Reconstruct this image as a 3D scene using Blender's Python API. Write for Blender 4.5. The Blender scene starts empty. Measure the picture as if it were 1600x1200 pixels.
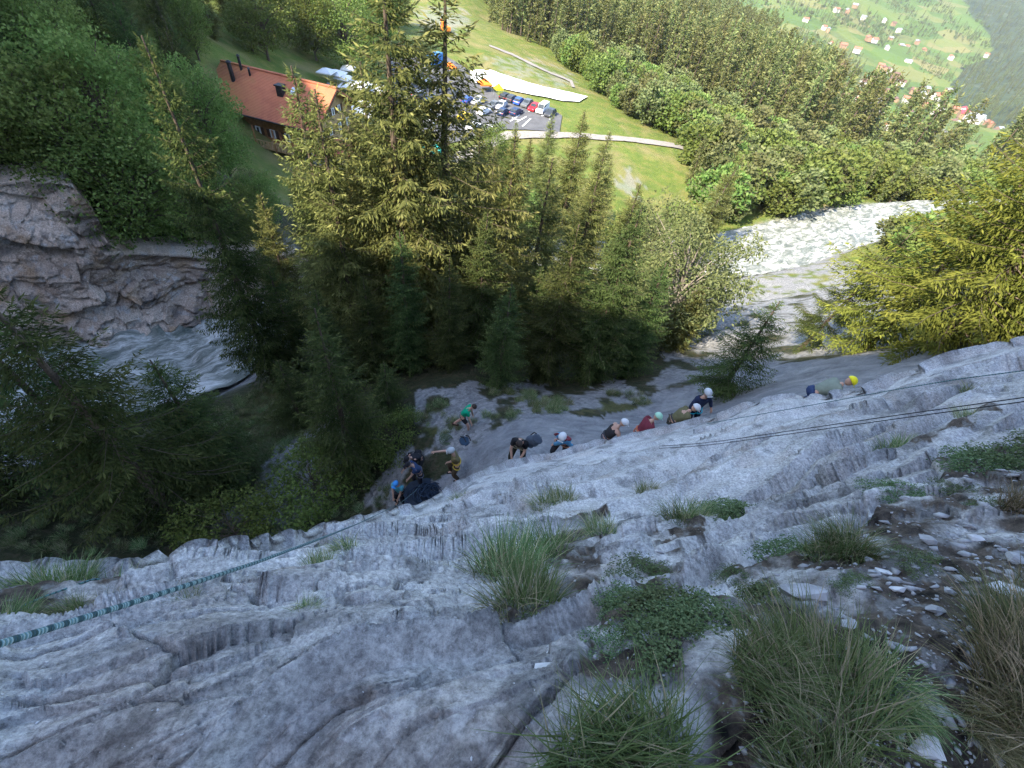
import bpy, bmesh, math, random
import numpy as np
from mathutils import Matrix, Vector
R = math.radians
rng = np.random.default_rng(7)
random.seed(7)
scene = bpy.context.scene
col = scene.collection

# ------------------------------------------------------------------ camera
FPX = 740.0                                   # focal length in pixels of a 1600 x 1200 frame
CAM = np.array([0.0, 0.0, 15.0])
_w = np.array([110, 670, 740.0]); _w /= np.linalg.norm(_w)
_f = np.array([0, 0, -1.0]); _y = _f - (_f @ _w) * _w; _y /= np.linalg.norm(_y)
MC = np.stack([np.cross(_y, _w), _y, _w])     # camera axes -> world axes
cd = bpy.data.cameras.new('camera'); cam = bpy.data.objects.new('camera', cd); col.objects.link(cam)
cd.sensor_width = 36.0; cd.lens = 36.0 * FPX / 1600.0; cd.clip_start = 0.05; cd.clip_end = 20000
cam.matrix_world = Matrix.Translation(CAM) @ Matrix(MC.tolist()).to_4x4()
scene.camera = cam

# ------------------------------------------------------------------ light
SUN_EL, SUN_AZ = R(42), R(-138)               # azimuth from +Y, clockwise positive towards +X
SUN = np.array([math.sin(SUN_AZ) * math.cos(SUN_EL), math.cos(SUN_AZ) * math.cos(SUN_EL), math.sin(SUN_EL)])
wd = bpy.data.worlds.new('World'); scene.world = wd; wd.use_nodes = True
nt = wd.node_tree; sky = nt.nodes.new('ShaderNodeTexSky'); sky.sky_type = 'NISHITA'; sky.sun_disc = False
sky.sun_elevation = SUN_EL; sky.sun_rotation = SUN_AZ; sky.air_density = 1.0; sky.dust_density = 2.0; sky.altitude = 1000
nt.links.new(sky.outputs[0], nt.nodes['Background'].inputs[0]); nt.nodes['Background'].inputs[1].default_value = 0.15
sl = bpy.data.lights.new('sun', 'SUN'); sl.energy = 3.6; sl.angle = R(0.53); sl.color = (1.0, 0.91, 0.74)
so = bpy.data.objects.new('sun', sl); col.objects.link(so)
so.rotation_euler = Vector((-SUN).tolist()).to_track_quat('-Z', 'Y').to_euler()
scene.view_settings.view_transform = 'Standard'; scene.view_settings.look = 'None'
scene.view_settings.exposure = 2.05; scene.view_settings.gamma = 1.0; scene.view_settings.use_curve_mapping = False
scene.render.engine = 'CYCLES'
cy = scene.cycles
cy.max_bounces = 4; cy.diffuse_bounces = 2; cy.glossy_bounces = 2; cy.transmission_bounces = 4; cy.transparent_max_bounces = 8
cy.use_adaptive_sampling = True; cy.adaptive_threshold = .02; cy.denoising_prefilter = 'NONE'; cy.volume_bounces = 0; cy.use_denoising = True; cy.sample_clamp_indirect = 6.0
cy.caustics_reflective = False; cy.caustics_refractive = False

# ------------------------------------------------------------------ helpers
def rays(px, py):
    px = np.asarray(px, float); py = np.asarray(py, float)
    c = np.stack([(px - 800) / FPX, -(py - 600) / FPX, -np.ones_like(px)], -1)
    return c @ MC.T                           # not normalised: one unit = one metre of axis depth
def at_depth(px, py, d): return CAM + rays(px, py) * np.asarray(d, float)[..., None]
def at_z(px, py, z):
    r = rays(px, py); return CAM + r * ((z - CAM[2]) / r[..., 2])[..., None]
def to_px(P):
    c = (np.asarray(P) - CAM) @ MC
    return np.stack([800 + FPX * c[..., 0] / -c[..., 2], 600 - FPX * c[..., 1] / -c[..., 2], -c[..., 2]], -1)

def _h(ix, iy, iz, seed):
    n = (ix.astype(np.int64) * 374761393 + iy.astype(np.int64) * 668265263 + iz.astype(np.int64) * 2147483647 + seed * 974634777) & 0xFFFFFFFF
    n = ((n ^ (n >> 13)) * 1274126177) & 0xFFFFFFFF
    n = ((n ^ (n >> 16)) * 2246822519) & 0xFFFFFFFF
    return ((n ^ (n >> 15)) & 0xFFFFFF) / float(0xFFFFFF)
def vnoise(P, seed=0):
    P = np.asarray(P, float); I = np.floor(P); F = P - I; U = F * F * F * (F * (F * 6 - 15) + 10); I = I.astype(np.int64)
    o = 0
    for a in (0, 1):
        wx = U[..., 0] if a else 1 - U[..., 0]
        for b in (0, 1):
            wy = U[..., 1] if b else 1 - U[..., 1]
            for c in (0, 1):
                wz = U[..., 2] if c else 1 - U[..., 2]
                o = o + wx * wy * wz * _h(I[..., 0] + a, I[..., 1] + b, I[..., 2] + c, seed)
    return o * 2 - 1
def fbm(P, oct=4, seed=0, gain=0.5, lac=2.03):
    o = 0; a = 1.0; P = np.asarray(P, float)
    for k in range(oct):
        o = o + a * vnoise(P, seed + k * 17); P = P * lac + 13.7; a *= gain
    return o
def facets(x, y, seed=0, tilt=1.0, off=.5):
    """piecewise planar cells in 2D: height (offset plus tilt per cell) and distance to the cell border"""
    I = np.floor(x).astype(np.int64); J = np.floor(y).astype(np.int64); O = 0 * I
    d1 = np.full(x.shape, 9.0); d2 = d1.copy(); hh = np.zeros_like(d1)
    for a in (-1, 0, 1):
        for b in (-1, 0, 1):
            cx, cy_ = I + a, J + b
            dx = x - cx - _h(cx, cy_, O, seed); dy = y - cy_ - _h(cx, cy_, O, seed + 1); d = np.sqrt(dx * dx + dy * dy)
            hv = off * (_h(cx, cy_, O, seed + 3) - .5) + tilt * (dx * (_h(cx, cy_, O, seed + 4) - .5) + dy * (_h(cx, cy_, O, seed + 5) - .5))
            near = d < d1
            d2 = np.where(near, d1, np.minimum(d2, d)); hh = np.where(near, hv, hh); d1 = np.where(near, d, d1)
    return hh, d2 - d1
def tps(X, v, lam=0.0):
    X = np.asarray(X, float); v = np.asarray(v, float); n = len(X)
    def K(A, B):
        r2 = ((A[:, None, :] - B[None]) ** 2).sum(-1); return 0.5 * r2 * np.log(r2 + 1e-12)
    A = np.zeros((n + 3, n + 3)); A[:n, :n] = K(X, X) + lam * np.eye(n); A[:n, n] = 1; A[:n, n + 1:] = X; A[n:, :n] = A[:n, n:].T
    w = np.linalg.solve(A, np.r_[v, 0, 0, 0])
    def ev(Q):
        Q = np.asarray(Q, float).reshape(-1, 2); out = np.empty(len(Q))
        for i in range(0, len(Q), 20000):
            q = Q[i:i + 20000]; out[i:i + 20000] = K(q, X) @ w[:n] + w[n] + q @ w[n + 1:]
        return out
    return ev
def smooth01(x, a, b):
    t = np.clip((np.asarray(x, float) - a) / (b - a), 0, 1); return t * t * (3 - 2 * t)
def seg_dist(P, A, B):
    AB = B - A; t = np.clip(((P - A) @ AB) / (AB @ AB), 0, 1); return np.hypot(*(P - A - t[:, None] * AB).T), t
def poly_dist(P, L):
    L = np.asarray(L, float); best = np.full(len(P), 1e9); tt = np.zeros(len(P))
    for i in range(len(L) - 1):
        d, t = seg_dist(P, L[i, :2], L[i + 1, :2]); m = d < best; best[m] = d[m]; tt[m] = i + t[m]
    return best, tt
def in_poly(P, L):
    x, y = P[:, 0], P[:, 1]; ins = np.zeros(len(P), bool); n = len(L)
    for i in range(n):
        (x1, y1), (x2, y2) = L[i], L[(i + 1) % n]
        c = ((y1 > y) != (y2 > y)) & (x < (x2 - x1) * (y - y1) / (y2 - y1 + 1e-12) + x1); ins ^= c
    return ins

def np_mesh(name, V, polys, smooth=False, cols=None, mats=None):
    """V (n,3); polys: list of int arrays (m,k); cols: dict name -> (n,4); mats: list of material index arrays"""
    me = bpy.data.meshes.new(name); V = np.ascontiguousarray(V, np.float32)
    me.vertices.add(len(V)); me.vertices.foreach_set('co', V.ravel())
    polys = [np.asarray(p, np.int32) for p in polys if len(p)]
    idx = np.concatenate([p.ravel() for p in polys]); tot = np.concatenate([np.full(len(p), p.shape[1], np.int32) for p in polys])
    me.loops.add(len(idx)); me.loops.foreach_set('vertex_index', idx)
    me.polygons.add(len(tot)); me.polygons.foreach_set('loop_start', np.r_[0, np.cumsum(tot)[:-1]].astype(np.int32))
    if mats is not None: me.polygons.foreach_set('material_index', np.concatenate(mats).astype(np.int32))
    if smooth: me.polygons.foreach_set('use_smooth', np.ones(len(tot), bool))
    me.update(calc_edges=True)
    for k, c in (cols or {}).items():
        a = me.attributes.new(k, 'FLOAT_COLOR', 'POINT'); a.data.foreach_set('color', np.ascontiguousarray(c, np.float32).ravel())
    return me
def link(name, me, mat=None, parent=None, **props):
    o = bpy.data.objects.new(name, me); col.objects.link(o)
    if mat is not None and me is not None and not me.materials: me.materials.append(mat)
    if parent is not None: o.parent = parent
    for k, v in props.items(): o[k] = v
    return o
def empty(name, loc=(0, 0, 0), rz=0.0, **props):
    o = bpy.data.objects.new(name, None); col.objects.link(o); o.location = loc; o.rotation_euler = (0, 0, rz); o.empty_display_size = .2
    for k, v in props.items(): o[k] = v
    return o
def copy_tree(o, parent=None):
    c = o.copy(); col.objects.link(c); c.parent = parent
    for ch in list(o.children): copy_tree(ch, c)
    return c
def grid_faces(nr, nc):
    i = np.arange(nr - 1)[:, None] * nc + np.arange(nc - 1)[None]
    i = i.ravel(); return np.stack([i, i + 1, i + nc + 1, i + nc], -1)
class MB:
    """collects simple solids into one mesh"""
    def __init__(s): s.v = []; s.f = []
    def add(s, V, F):
        n = sum(len(a) for a in s.v); s.v.append(np.asarray(V, float)); s.f += [[i + n for i in f] for f in F]; return s
    def box(s, c, d, rot=None):
        c = np.asarray(c, float); d = np.asarray(d, float) / 2
        V = np.array([[x, y, z] for z in (-1, 1) for y in (-1, 1) for x in (-1, 1)], float) * d
        if rot is not None: V = V @ np.asarray(rot).T
        return s.add(V + c, [(0, 2, 3, 1), (4, 5, 7, 6), (0, 1, 5, 4), (2, 6, 7, 3), (0, 4, 6, 2), (1, 3, 7, 5)])
    def tube(s, pts, rad, n=6, cap=True):
        pts = np.asarray(pts, float); m = len(pts); rad = np.broadcast_to(np.asarray(rad, float), (m,))
        V = []; up = np.array([0, 0, 1.0])
        for i in range(m):
            t = pts[min(i + 1, m - 1)] - pts[max(i - 1, 0)]; t = t / (np.linalg.norm(t) + 1e-9)
            a = np.cross(t, up if abs(t[2]) < .9 else np.array([1.0, 0, 0])); a /= np.linalg.norm(a); b = np.cross(t, a)
            for k in range(n):
                an = 2 * math.pi * k / n; V.append(pts[i] + rad[i] * (math.cos(an) * a + math.sin(an) * b))
        F = [(i * n + k, i * n + (k + 1) % n, (i + 1) * n + (k + 1) % n, (i + 1) * n + k) for i in range(m - 1) for k in range(n)]
        if cap: F += [tuple(range(n))[::-1], tuple((m - 1) * n + k for k in range(n))]
        return s.add(V, F)
    def ball(s, c, r, n=10, m=7, zmin=-1.0):
        c = np.asarray(c, float); r = np.broadcast_to(np.asarray(r, float), (3,)); V = []
        for i in range(m + 1):
            z = zmin + (1 - zmin) * i / m; z = math.sin(math.asin(zmin) + (math.pi / 2 - math.asin(zmin)) * i / m); q = math.sqrt(max(0, 1 - z * z)) + 1e-4
            for k in range(n): V.append(c + r * np.array([q * math.cos(2 * math.pi * k / n), q * math.sin(2 * math.pi * k / n), z]))
        F = [(i * n + k, i * n + (k + 1) % n, (i + 1) * n + (k + 1) % n, (i + 1) * n + k) for i in range(m) for k in range(n)]
        F += [tuple(range(n))[::-1], tuple(m * n + k for k in range(n))]
        return s.add(V, F)
    def mesh(s, name, smooth=False):
        me = bpy.data.meshes.new(name); me.from_pydata(np.concatenate(s.v).tolist(), [], s.f); me.update()
        if smooth: me.polygons.foreach_set('use_smooth', np.ones(len(me.polygons), bool))
        return me
    def build(s, name, mat, parent=None, smooth=False, **props): return link(name, s.mesh(name, smooth), mat, parent, **props)

# ------------------------------------------------------------------ materials
class NB:
    def __init__(s, name, rough=0.8):
        s.m = bpy.data.materials.new(name); s.m.use_nodes = True; s.t = s.m.node_tree; s.b = s.t.nodes['Principled BSDF']
        s.b.inputs['Roughness'].default_value = rough; s.b.inputs['Specular IOR Level'].default_value = 0.25
    def n(s, typ, **kw):
        nd = s.t.nodes.new('ShaderNode' + typ)
        for k, v in kw.items():
            if k.startswith('_'): setattr(nd, k[1:], v)
            else: nd.inputs[k.replace('_', ' ')].default_value = v
        return nd
    def l(s, a, b): s.t.links.new(a, b)
    def coord(s, kind='Object', scale=(1, 1, 1), rot=(0, 0, 0)):
        tc = s.n('TexCoord'); mp = s.n('Mapping'); mp.inputs['Scale'].default_value = scale; mp.inputs['Rotation'].default_value = rot
        s.l(tc.outputs[kind], mp.inputs[0]); return mp.outputs[0]
    def noise(s, vec, scale, detail=6, rough=.6, dist=0.0):
        nd = s.n('TexNoise', Scale=scale, Detail=detail, Roughness=rough, Distortion=dist)
        if vec is not None: s.l(vec, nd.inputs['Vector'])
        return nd.outputs[0]
    def ramp(s, fac, stops):
        r = s.n('ValToRGB'); e = r.color_ramp.elements
        while len(e) < len(stops): e.new(0.5)
        for k, (p, c) in enumerate(stops): e[k].position = p; e[k].color = (*c, 1) if len(c) == 3 else c
        s.l(fac, r.inputs[0]); return r.outputs[0]
    def mix(s, fac, a, b, mode='MIX'):
        m = s.n('Mix', _data_type='RGBA', _blend_type=mode)
        for v, k in ((fac, 0), (a, 6), (b, 7)):
            if hasattr(v, 'links'): s.l(v, m.inputs[k])
            else: m.inputs[k].default_value = v if k == 0 else ((*v, 1) if len(v) == 3 else v)
        return m.outputs[2]
    def math(s, op, a, b=0.0, clamp=False):
        m = s.n('Math', _operation=op); m.use_clamp = clamp
        for v, k in ((a, 0), (b, 1)):
            if hasattr(v, 'links'): s.l(v, m.inputs[k])
            else: m.inputs[k].default_value = v
        return m.outputs[0]
    def bump(s, h, dist, strength=1.0, prev=None):
        b = s.n('Bump', Distance=dist, Strength=strength); s.l(h, b.inputs['Height'])
        if prev is not None: s.l(prev, b.inputs['Normal'])
        return b.outputs[0]
    def out(s, colour=None, normal=None, rough=None):
        if colour is not None:
            if hasattr(colour, 'links'): s.l(colour, s.b.inputs['Base Color'])
            else: s.b.inputs['Base Color'].default_value = (*colour, 1)
        if normal is not None: s.l(normal, s.b.inputs['Normal'])
        if rough is not None: s.l(rough, s.b.inputs['Roughness'])
        return s.m
def plain(name, c, rough=.7, var=.25, scale=3.0, metal=0.0):
    b = NB(name, rough); v = b.coord(); n = b.noise(v, scale, 5)
    lo = tuple(x * (1 - var) for x in c); hi = tuple(min(1, x * (1 + var)) for x in c)
    b.b.inputs['Metallic'].default_value = metal
    return b.out(b.ramp(n, [(.3, lo), (.7, hi)]))
# ------------------------------------------------------------------ terrain height function
RIVER_PX = [(-200, 660, -5.2), (60, 610, -6.2), (180, 575, -6.8), (300, 545, -7.2), (395, 490, -9), (480, 430, -13), (600, 395, -18), (735, 375, -23),
            (900, 400, -26.5), (1100, 405, -28), (1230, 380, -28.4), (1330, 352, -28.8), (1450, 332, -29.5), (1700, 330, -30.5)]
RIVER = np.array([at_z(x, y, z) for x, y, z in RIVER_PX])
RIVER_W = np.array([3.0, 3.0, 3.0, 3.2, 2.6, 2.4, 2.6, 3, 3.4, 4.6, 5.4, 5.2, 4.5, 4.0])
GZ = [  # pixel and level
    (250, 50, -9), (0, 0, 1), (-200, 0, 6), (100, 130, -1), (350, 60, -13), (-200, 250, 1.5), (330, 260, -17), (430, 290, -22), (420, 240, -22), (300, 160, -16), (470, 240, -23), (560, 190, -24), (520, 60, -22),
    (690, 20, -27), (700, 60, -27), (640, 110, -27), (640, 200, -27), (700, 250, -26.5), (790, 215, -27), (830, 165, -27), (760, 115, -27), (900, 140, -27.5), (915, 190, -27.5), (1065, 235, -29), (930, 240, -28), (930, 300, -28.5), (1020, 300, -29),
    (900, 60, -42), (1000, 150, -37), (1100, 100, -70), (1100, 230, -32), (1240, 90, -78), (1240, 200, -50), (1300, 300, -31), (1500, 220, -84), (1500, 290, -45), (1700, 280, -60), (1600, 260, -62), (1180, 0, -90), (760, 0, -42), (600, -20, -30), (450, -20, -24),
    (1250, 470, -20), (1200, 440, -26.5), (1350, 440, -12), (1350, 400, -24), (1500, 400, -18), (1650, 400, -10), (600, 470, -13), (750, 450, -18), (950, 470, -17), (1080, 480, -17)]
GD = [  # pixel and axis depth
    (625, 785, 16), (560, 830, 16.5), (660, 760, 15.5), (712, 745, 15), (720, 682, 16.5), (805, 716, 12.8), (880, 705, 13.2), (935, 690, 13.5), (985, 685, 13.8), (1045, 665, 14), (1072, 662, 15), (1150, 640, 13.2), (1235, 618, 11.8), (1285, 618, 11.2),
    (800, 655, 16.5), (900, 640, 17.5), (1000, 610, 19.5), (1060, 575, 22), (1150, 575, 19.5), (1250, 545, 20.5), (1350, 540, 17), (1420, 560, 13), (1600, 500, 15), (1800, 480, 15),
    (690, 620, 19), (780, 610, 20), (600, 640, 19.5), (690, 545, 27), (545, 560, 27), (850, 590, 23), (900, 600, 22), (1000, 560, 26),
    (560, 740, 18), (450, 800, 17), (300, 850, 16), (100, 850, 14.5), (0, 850, 14), (-200, 850, 14), (400, 720, 20), (300, 700, 21), (200, 750, 18.5), (370, 620, 24), (430, 600, 25.5), (0, 740, 17.5), (-200, 760, 17)]
_P = [at_z(x, y, z) for x, y, z in GZ] + [at_depth(x, y, np.float64(d)) for x, y, d in GD]
_P += [np.array([4.0 * math.sin(a), 4.0 * math.cos(a), -2.5]) for a in np.linspace(R(-115), R(40), 6)]
_P += [np.array([5.0 * math.sin(a), 5.0 * math.cos(a), 2.5]) for a in (R(60), R(85))] + [np.array([60 * math.sin(R(-75)), 60 * math.cos(R(-75)), 4.0]), np.array([60 * math.sin(R(80)), 60 * math.cos(R(80)), 5.0]), np.array([500 * math.sin(R(-60)), 500 * math.cos(R(-60)), 40.0])]
for cx, ty, by, zb_ in ((-200, 300, 630, -7.6), (0, 296, 590, -7.6), (120, 305, 562, -7.6), (230, 405, 534, -7.6), (330, 412, 488, -8.2), (430, 428, 455, -11)):
    b_ = at_z(cx, by, zb_); rb_ = math.hypot(b_[0], b_[1]); r_ = rays(cx, ty); t_ = CAM + r_ * ((rb_ + 2.2) / math.hypot(r_[0], r_[1])); u_ = np.array([t_[0], t_[1]]) / math.hypot(t_[0], t_[1])
    _P += [np.array([*(u_ * (rb_ + .3)), zb_ - .3]), np.array([*(u_ * (rb_ + 7)), t_[2] + .2]), np.array([*(u_ * (rb_ + 14)), t_[2] + 1.2])]
_P = np.array(_P)
_az = lambda x, y: np.stack([np.arctan2(x, y), np.log(np.hypot(x, y) + 1e-6)], -1)
_G = tps(_az(_P[:, 0], _P[:, 1]), _P[:, 2], lam=0.002)
FLAT = []                                      # plan polygons that stay smooth
def ground_z(x, y, rough=True):
    x = np.atleast_1d(np.asarray(x, float)); y = np.atleast_1d(np.asarray(y, float)); sh = x.shape; x = x.ravel(); y = y.ravel()
    z = _G(_az(x, y)); r = np.hypot(x, y)
    P2 = np.stack([x, y], -1)
    d, t = poly_dist(P2, RIVER); i = np.clip(t.astype(int), 0, len(RIVER) - 2); fr = t - i
    rz = RIVER[i, 2] * (1 - fr) + RIVER[i + 1, 2] * fr; hw = RIVER_W[i] * (1 - fr) + RIVER_W[i + 1] * fr
    if rough:
        P3 = np.stack([x, y, 0 * x], -1)
        z = z + fbm(P3 * .35, 5, 3) * .32 * smooth01(r, 5, 20) * (1 - .8 * smooth01(r, 60, 110)) + fbm(P3 * .06, 4, 5) * .8 * smooth01(r, 25, 50) * (1 - .8 * smooth01(r, 80, 120)) + fbm(P3 * .012, 4, 9) * 5 * smooth01(r, 170, 260)
    k = smooth01(d, hw * .85, hw * 2.0); z = z * k + (rz - .8) * (1 - k)
    return z.reshape(sh)
def ground_hit(px, py, tmax=900.0):
    r = rays(px, py); r = r / np.linalg.norm(r); t = np.exp(np.linspace(math.log(6.0), math.log(tmax), 900))
    Q = CAM + r * t[:, None]; dz = Q[:, 2] - ground_z(Q[:, 0], Q[:, 1]); k = np.argmax(dz < 0)
    if not (dz < 0).any(): return Q[-1]
    a = dz[k - 1] / (dz[k - 1] - dz[k]); return Q[k - 1] * (1 - a) + Q[k] * a

# ------------------------------------------------------------------ ground materials
def ground_material():
    b = NB('ground', .95); v = b.coord('Object'); at = b.n('Attribute', _attribute_name='mask'); sp = b.n('SeparateColor'); b.l(at.outputs[0], sp.inputs[0])
    n1 = b.noise(v, .35, 4, .65); n2 = b.noise(v, 2.5, 5, .7); n3 = b.noise(v, 14, 4, .7)
    forest = b.ramp(n2, [(.3, (.022, .028, .012)), (.5, (.045, .05, .02)), (.62, (.075, .06, .035)), (.75, (.05, .075, .02))])
    meadow = b.ramp(n1, [(.3, (.09, .14, .025)), (.5, (.14, .18, .035)), (.62, (.21, .20, .055)), (.75, (.12, .17, .03))])
    meadow = b.mix(b.math('MULTIPLY', n2, .35), meadow, (.10, .15, .02)); meadow = b.mix(b.ramp(b.noise(v, .07, 4, .6, .8), [(.48, (0, 0, 0)), (.66, (.75, .75, .75))]), meadow, (.27, .22, .10)); meadow = b.mix(.45, meadow, b.ramp(n3, [(.35, (.45, .5, .4)), (.65, (1.5, 1.45, 1.4))]), 'MULTIPLY')
    vor = b.n('TexVoronoi', Scale=7.0); b.l(v, vor.inputs['Vector'])
    grav = b.mix(.7, b.ramp(n3, [(.25, (.10, .10, .10)), (.5, (.26, .26, .26)), (.7, (.42, .41, .40))]), b.ramp(vor.outputs['Color'], [(0, (.12, .12, .12)), (1, (.42, .41, .40))]))
    rock = b.ramp(b.noise(v, 1.4, 6, .68, .5), [(.28, (.15, .15, .155)), (.5, (.25, .25, .255)), (.72, (.38, .375, .37))])
    c = b.mix(sp.outputs[1], forest, meadow); c = b.mix(sp.outputs[2], c, grav); c = b.mix(sp.outputs[0], c, rock)
    return b.out(c, b.bump(b.math('ADD', b.math('ADD', n3, vor.outputs['Distance']), b.math('MULTIPLY', n2, 2.2)), .09, .9))
def rock_colours(P, scale=1.0, strat=None, lo=(.20, .194, .188), mid=(.42, .408, .394), hi=(.62, .606, .59), warm=.05):
    """weathered limestone colour for every vertex: patches, bedding streaks, lichen, stains, fresh scars"""
    lo, mid, hi = (np.array(x) for x in (lo, mid, hi)); P = P * scale
    if strat is None: strat = P
    else: strat = strat * scale
    def rmp(n, w):
        n = np.clip(n * w + .5, 0, 1)[:, None]; return np.where(n < .5, lo + (mid - lo) * n * 2, mid + (hi - mid) * (n * 2 - 1))
    big = fbm(P * .9, 4, 101); md = fbm(P * 6, 4, 111); st = fbm(strat, 4, 121); fine = fbm(P * 26, 3, 131)
    c = .34 * rmp(big, .9) + .26 * rmp(md, .8) + .22 * rmp(st, .9) + .18 * rmp(fine, .9)
    f = (smooth01(fbm(P * 7 + 3, 3, 141), .50, .72) * .45)[:, None]; c = c * (1 - f) + np.array([.52, .52, .52]) * f
    f = (smooth01(fbm(P * 3.3 + 9, 4, 151), .42, .75) * .55)[:, None]; c = c * (1 - f) + np.array([.08, .08, .083]) * f
    f = (smooth01(fbm(P * 2.1 + 5, 4, 161), .35, .8) * warm * 3)[:, None]; c = c * (1 - f) + np.array([.34, .21, .11]) * f
    return c
def rock_material(name, scale=1.0):
    b = NB(name, .9); v = b.coord('Object'); at = b.n('Attribute', _attribute_name='colour')
    fine = b.noise(v, 42 * scale, 6, .78)
    c = b.mix(.8, at.outputs[0], b.ramp(fine, [(.34, (.35, .35, .35)), (.5, (1, 1, 1)), (.64, (1.6, 1.6, 1.6))]), 'MULTIPLY')
    return b.out(c, b.bump(fine, .022 / scale, .9))
M_GROUND = ground_material()
M_ROCK = rock_material('limestone', 1.0)
M_CLIFF = rock_material('cliff_limestone', .3)

# ------------------------------------------------------------------ ground sheet
NR, NA = 430, 520
_r = np.exp(np.linspace(math.log(3.0), math.log(700), NR)); _a = np.linspace(R(-118), R(88), NA)
gx = (_r[:, None] * np.sin(_a)[None]).ravel(); gy = (_r[:, None] * np.cos(_a)[None]).ravel(); gz = ground_z(gx, gy)
V = np.stack([gx, gy, gz], -1); pp = to_px(V); q = pp[:, :2].copy(); q[pp[:, 2] <= 0.1] = -9999
nz1 = fbm(V * np.array([.25, .25, .0]), 4, 21); nz2 = fbm(V * np.array([1.1, 1.1, 0]), 4, 33); rr = np.hypot(gx, gy)
qj = q + np.stack([nz1, nz2], -1) * 14
ROCK_PX = [(735, 705), (800, 658), (870, 648), (960, 642), (1030, 605), (1110, 590), (1260, 560), (1440, 530), (1500, 640), (1100, 690), (800, 740), (690, 800), (640, 800), (655, 765), (700, 735)]
GRAVEL_PX = [(640, 612), (800, 604), (1000, 600), (1120, 560), (1260, 540), (1380, 470), (1310, 400), (1200, 440), (1250, 540), (1120, 600), (870, 655), (800, 664), (740, 705), (690, 760), (600, 812), (540, 840), (600, 740), (640, 690)]
rock = in_poly(qj, ROCK_PX).astype(float); grav = in_poly(qj, GRAVEL_PX).astype(float) * smooth01(nz2, -.55, -.2)
d, t = poly_dist(V[:, :2], RIVER); ii = np.clip(t.astype(int), 0, len(RIVER) - 1); hw = RIVER_W[ii]
grav = np.maximum(grav, 1 - smooth01(d, hw * 1.25, hw * 1.7)); rock = np.maximum(rock, (1 - smooth01(d, hw * 1.4, hw * 2.2)) * smooth01(nz1, .0, .3) * (V[:, 0] < 0))
sand = in_poly(qj, [(648, 14), (735, 24), (720, 50), (655, 44)]) | in_poly(qj, [(960, 270), (985, 268), (1010, 300), (990, 320)]) | in_poly(qj, [(690, 330), (770, 330), (775, 385), (700, 390)])
grav = np.maximum(grav, sand * .5); bank = in_poly(qj, [(1085, 425), (1240, 415), (1400, 425), (1425, 520), (1260, 562), (1060, 602), (1010, 600), (1060, 545)]); grav = np.maximum(grav, bank * smooth01(nz2, -.6, -.1)); scree = in_poly(qj, [(300, 840), (420, 720), (520, 640), (560, 700), (500, 800), (300, 880)]) | in_poly(qj, [(-200, 700), (60, 690), (180, 820), (300, 880), (-200, 900)])
grav = np.maximum(grav, scree * smooth01(nz1, -.05, .25) * .9)
dirt = in_poly(qj, [(765, 95), (840, 100), (905, 130), (890, 145), (800, 122), (770, 112)]); grav = np.maximum(grav, dirt * .45 * smooth01(nz2, -.3, .3))
green = np.maximum(smooth01(rr, 60, 75) * .95, in_poly(qj, [(660, 632), (745, 625), (800, 640), (700, 670), (660, 665)]) * .35 + in_poly(qj, [(890, 626), (980, 612), (1030, 625), (960, 640)]) * .4)
green = np.maximum(green, in_poly(qj, [(380, 640), (460, 590), (520, 700), (430, 760), (370, 720)]) * .25)
green = np.clip(green + nz2 * .12 * (green > .1), 0, 1)
mask = np.stack([rock, green, grav, np.ones_like(rock)], -1)
VALLEY_PX = [(1150, -60), (1190, 48), (1235, 128), (1285, 198), (1335, 244), (1420, 266), (1600, 288), (1760, 312), (2400, 312), (2400, -900), (1150, -900)]
gf = grid_faces(NR, NA)[:, ::-1]; cut = in_poly(q, VALLEY_PX) & (rr > 150); gf = gf[~cut[gf].any(1)]              # beyond the crest the ground drops into the valley
link('ground', np_mesh('ground', V, [gf], True, {'mask': mask}), M_GROUND, kind='structure')

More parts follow.
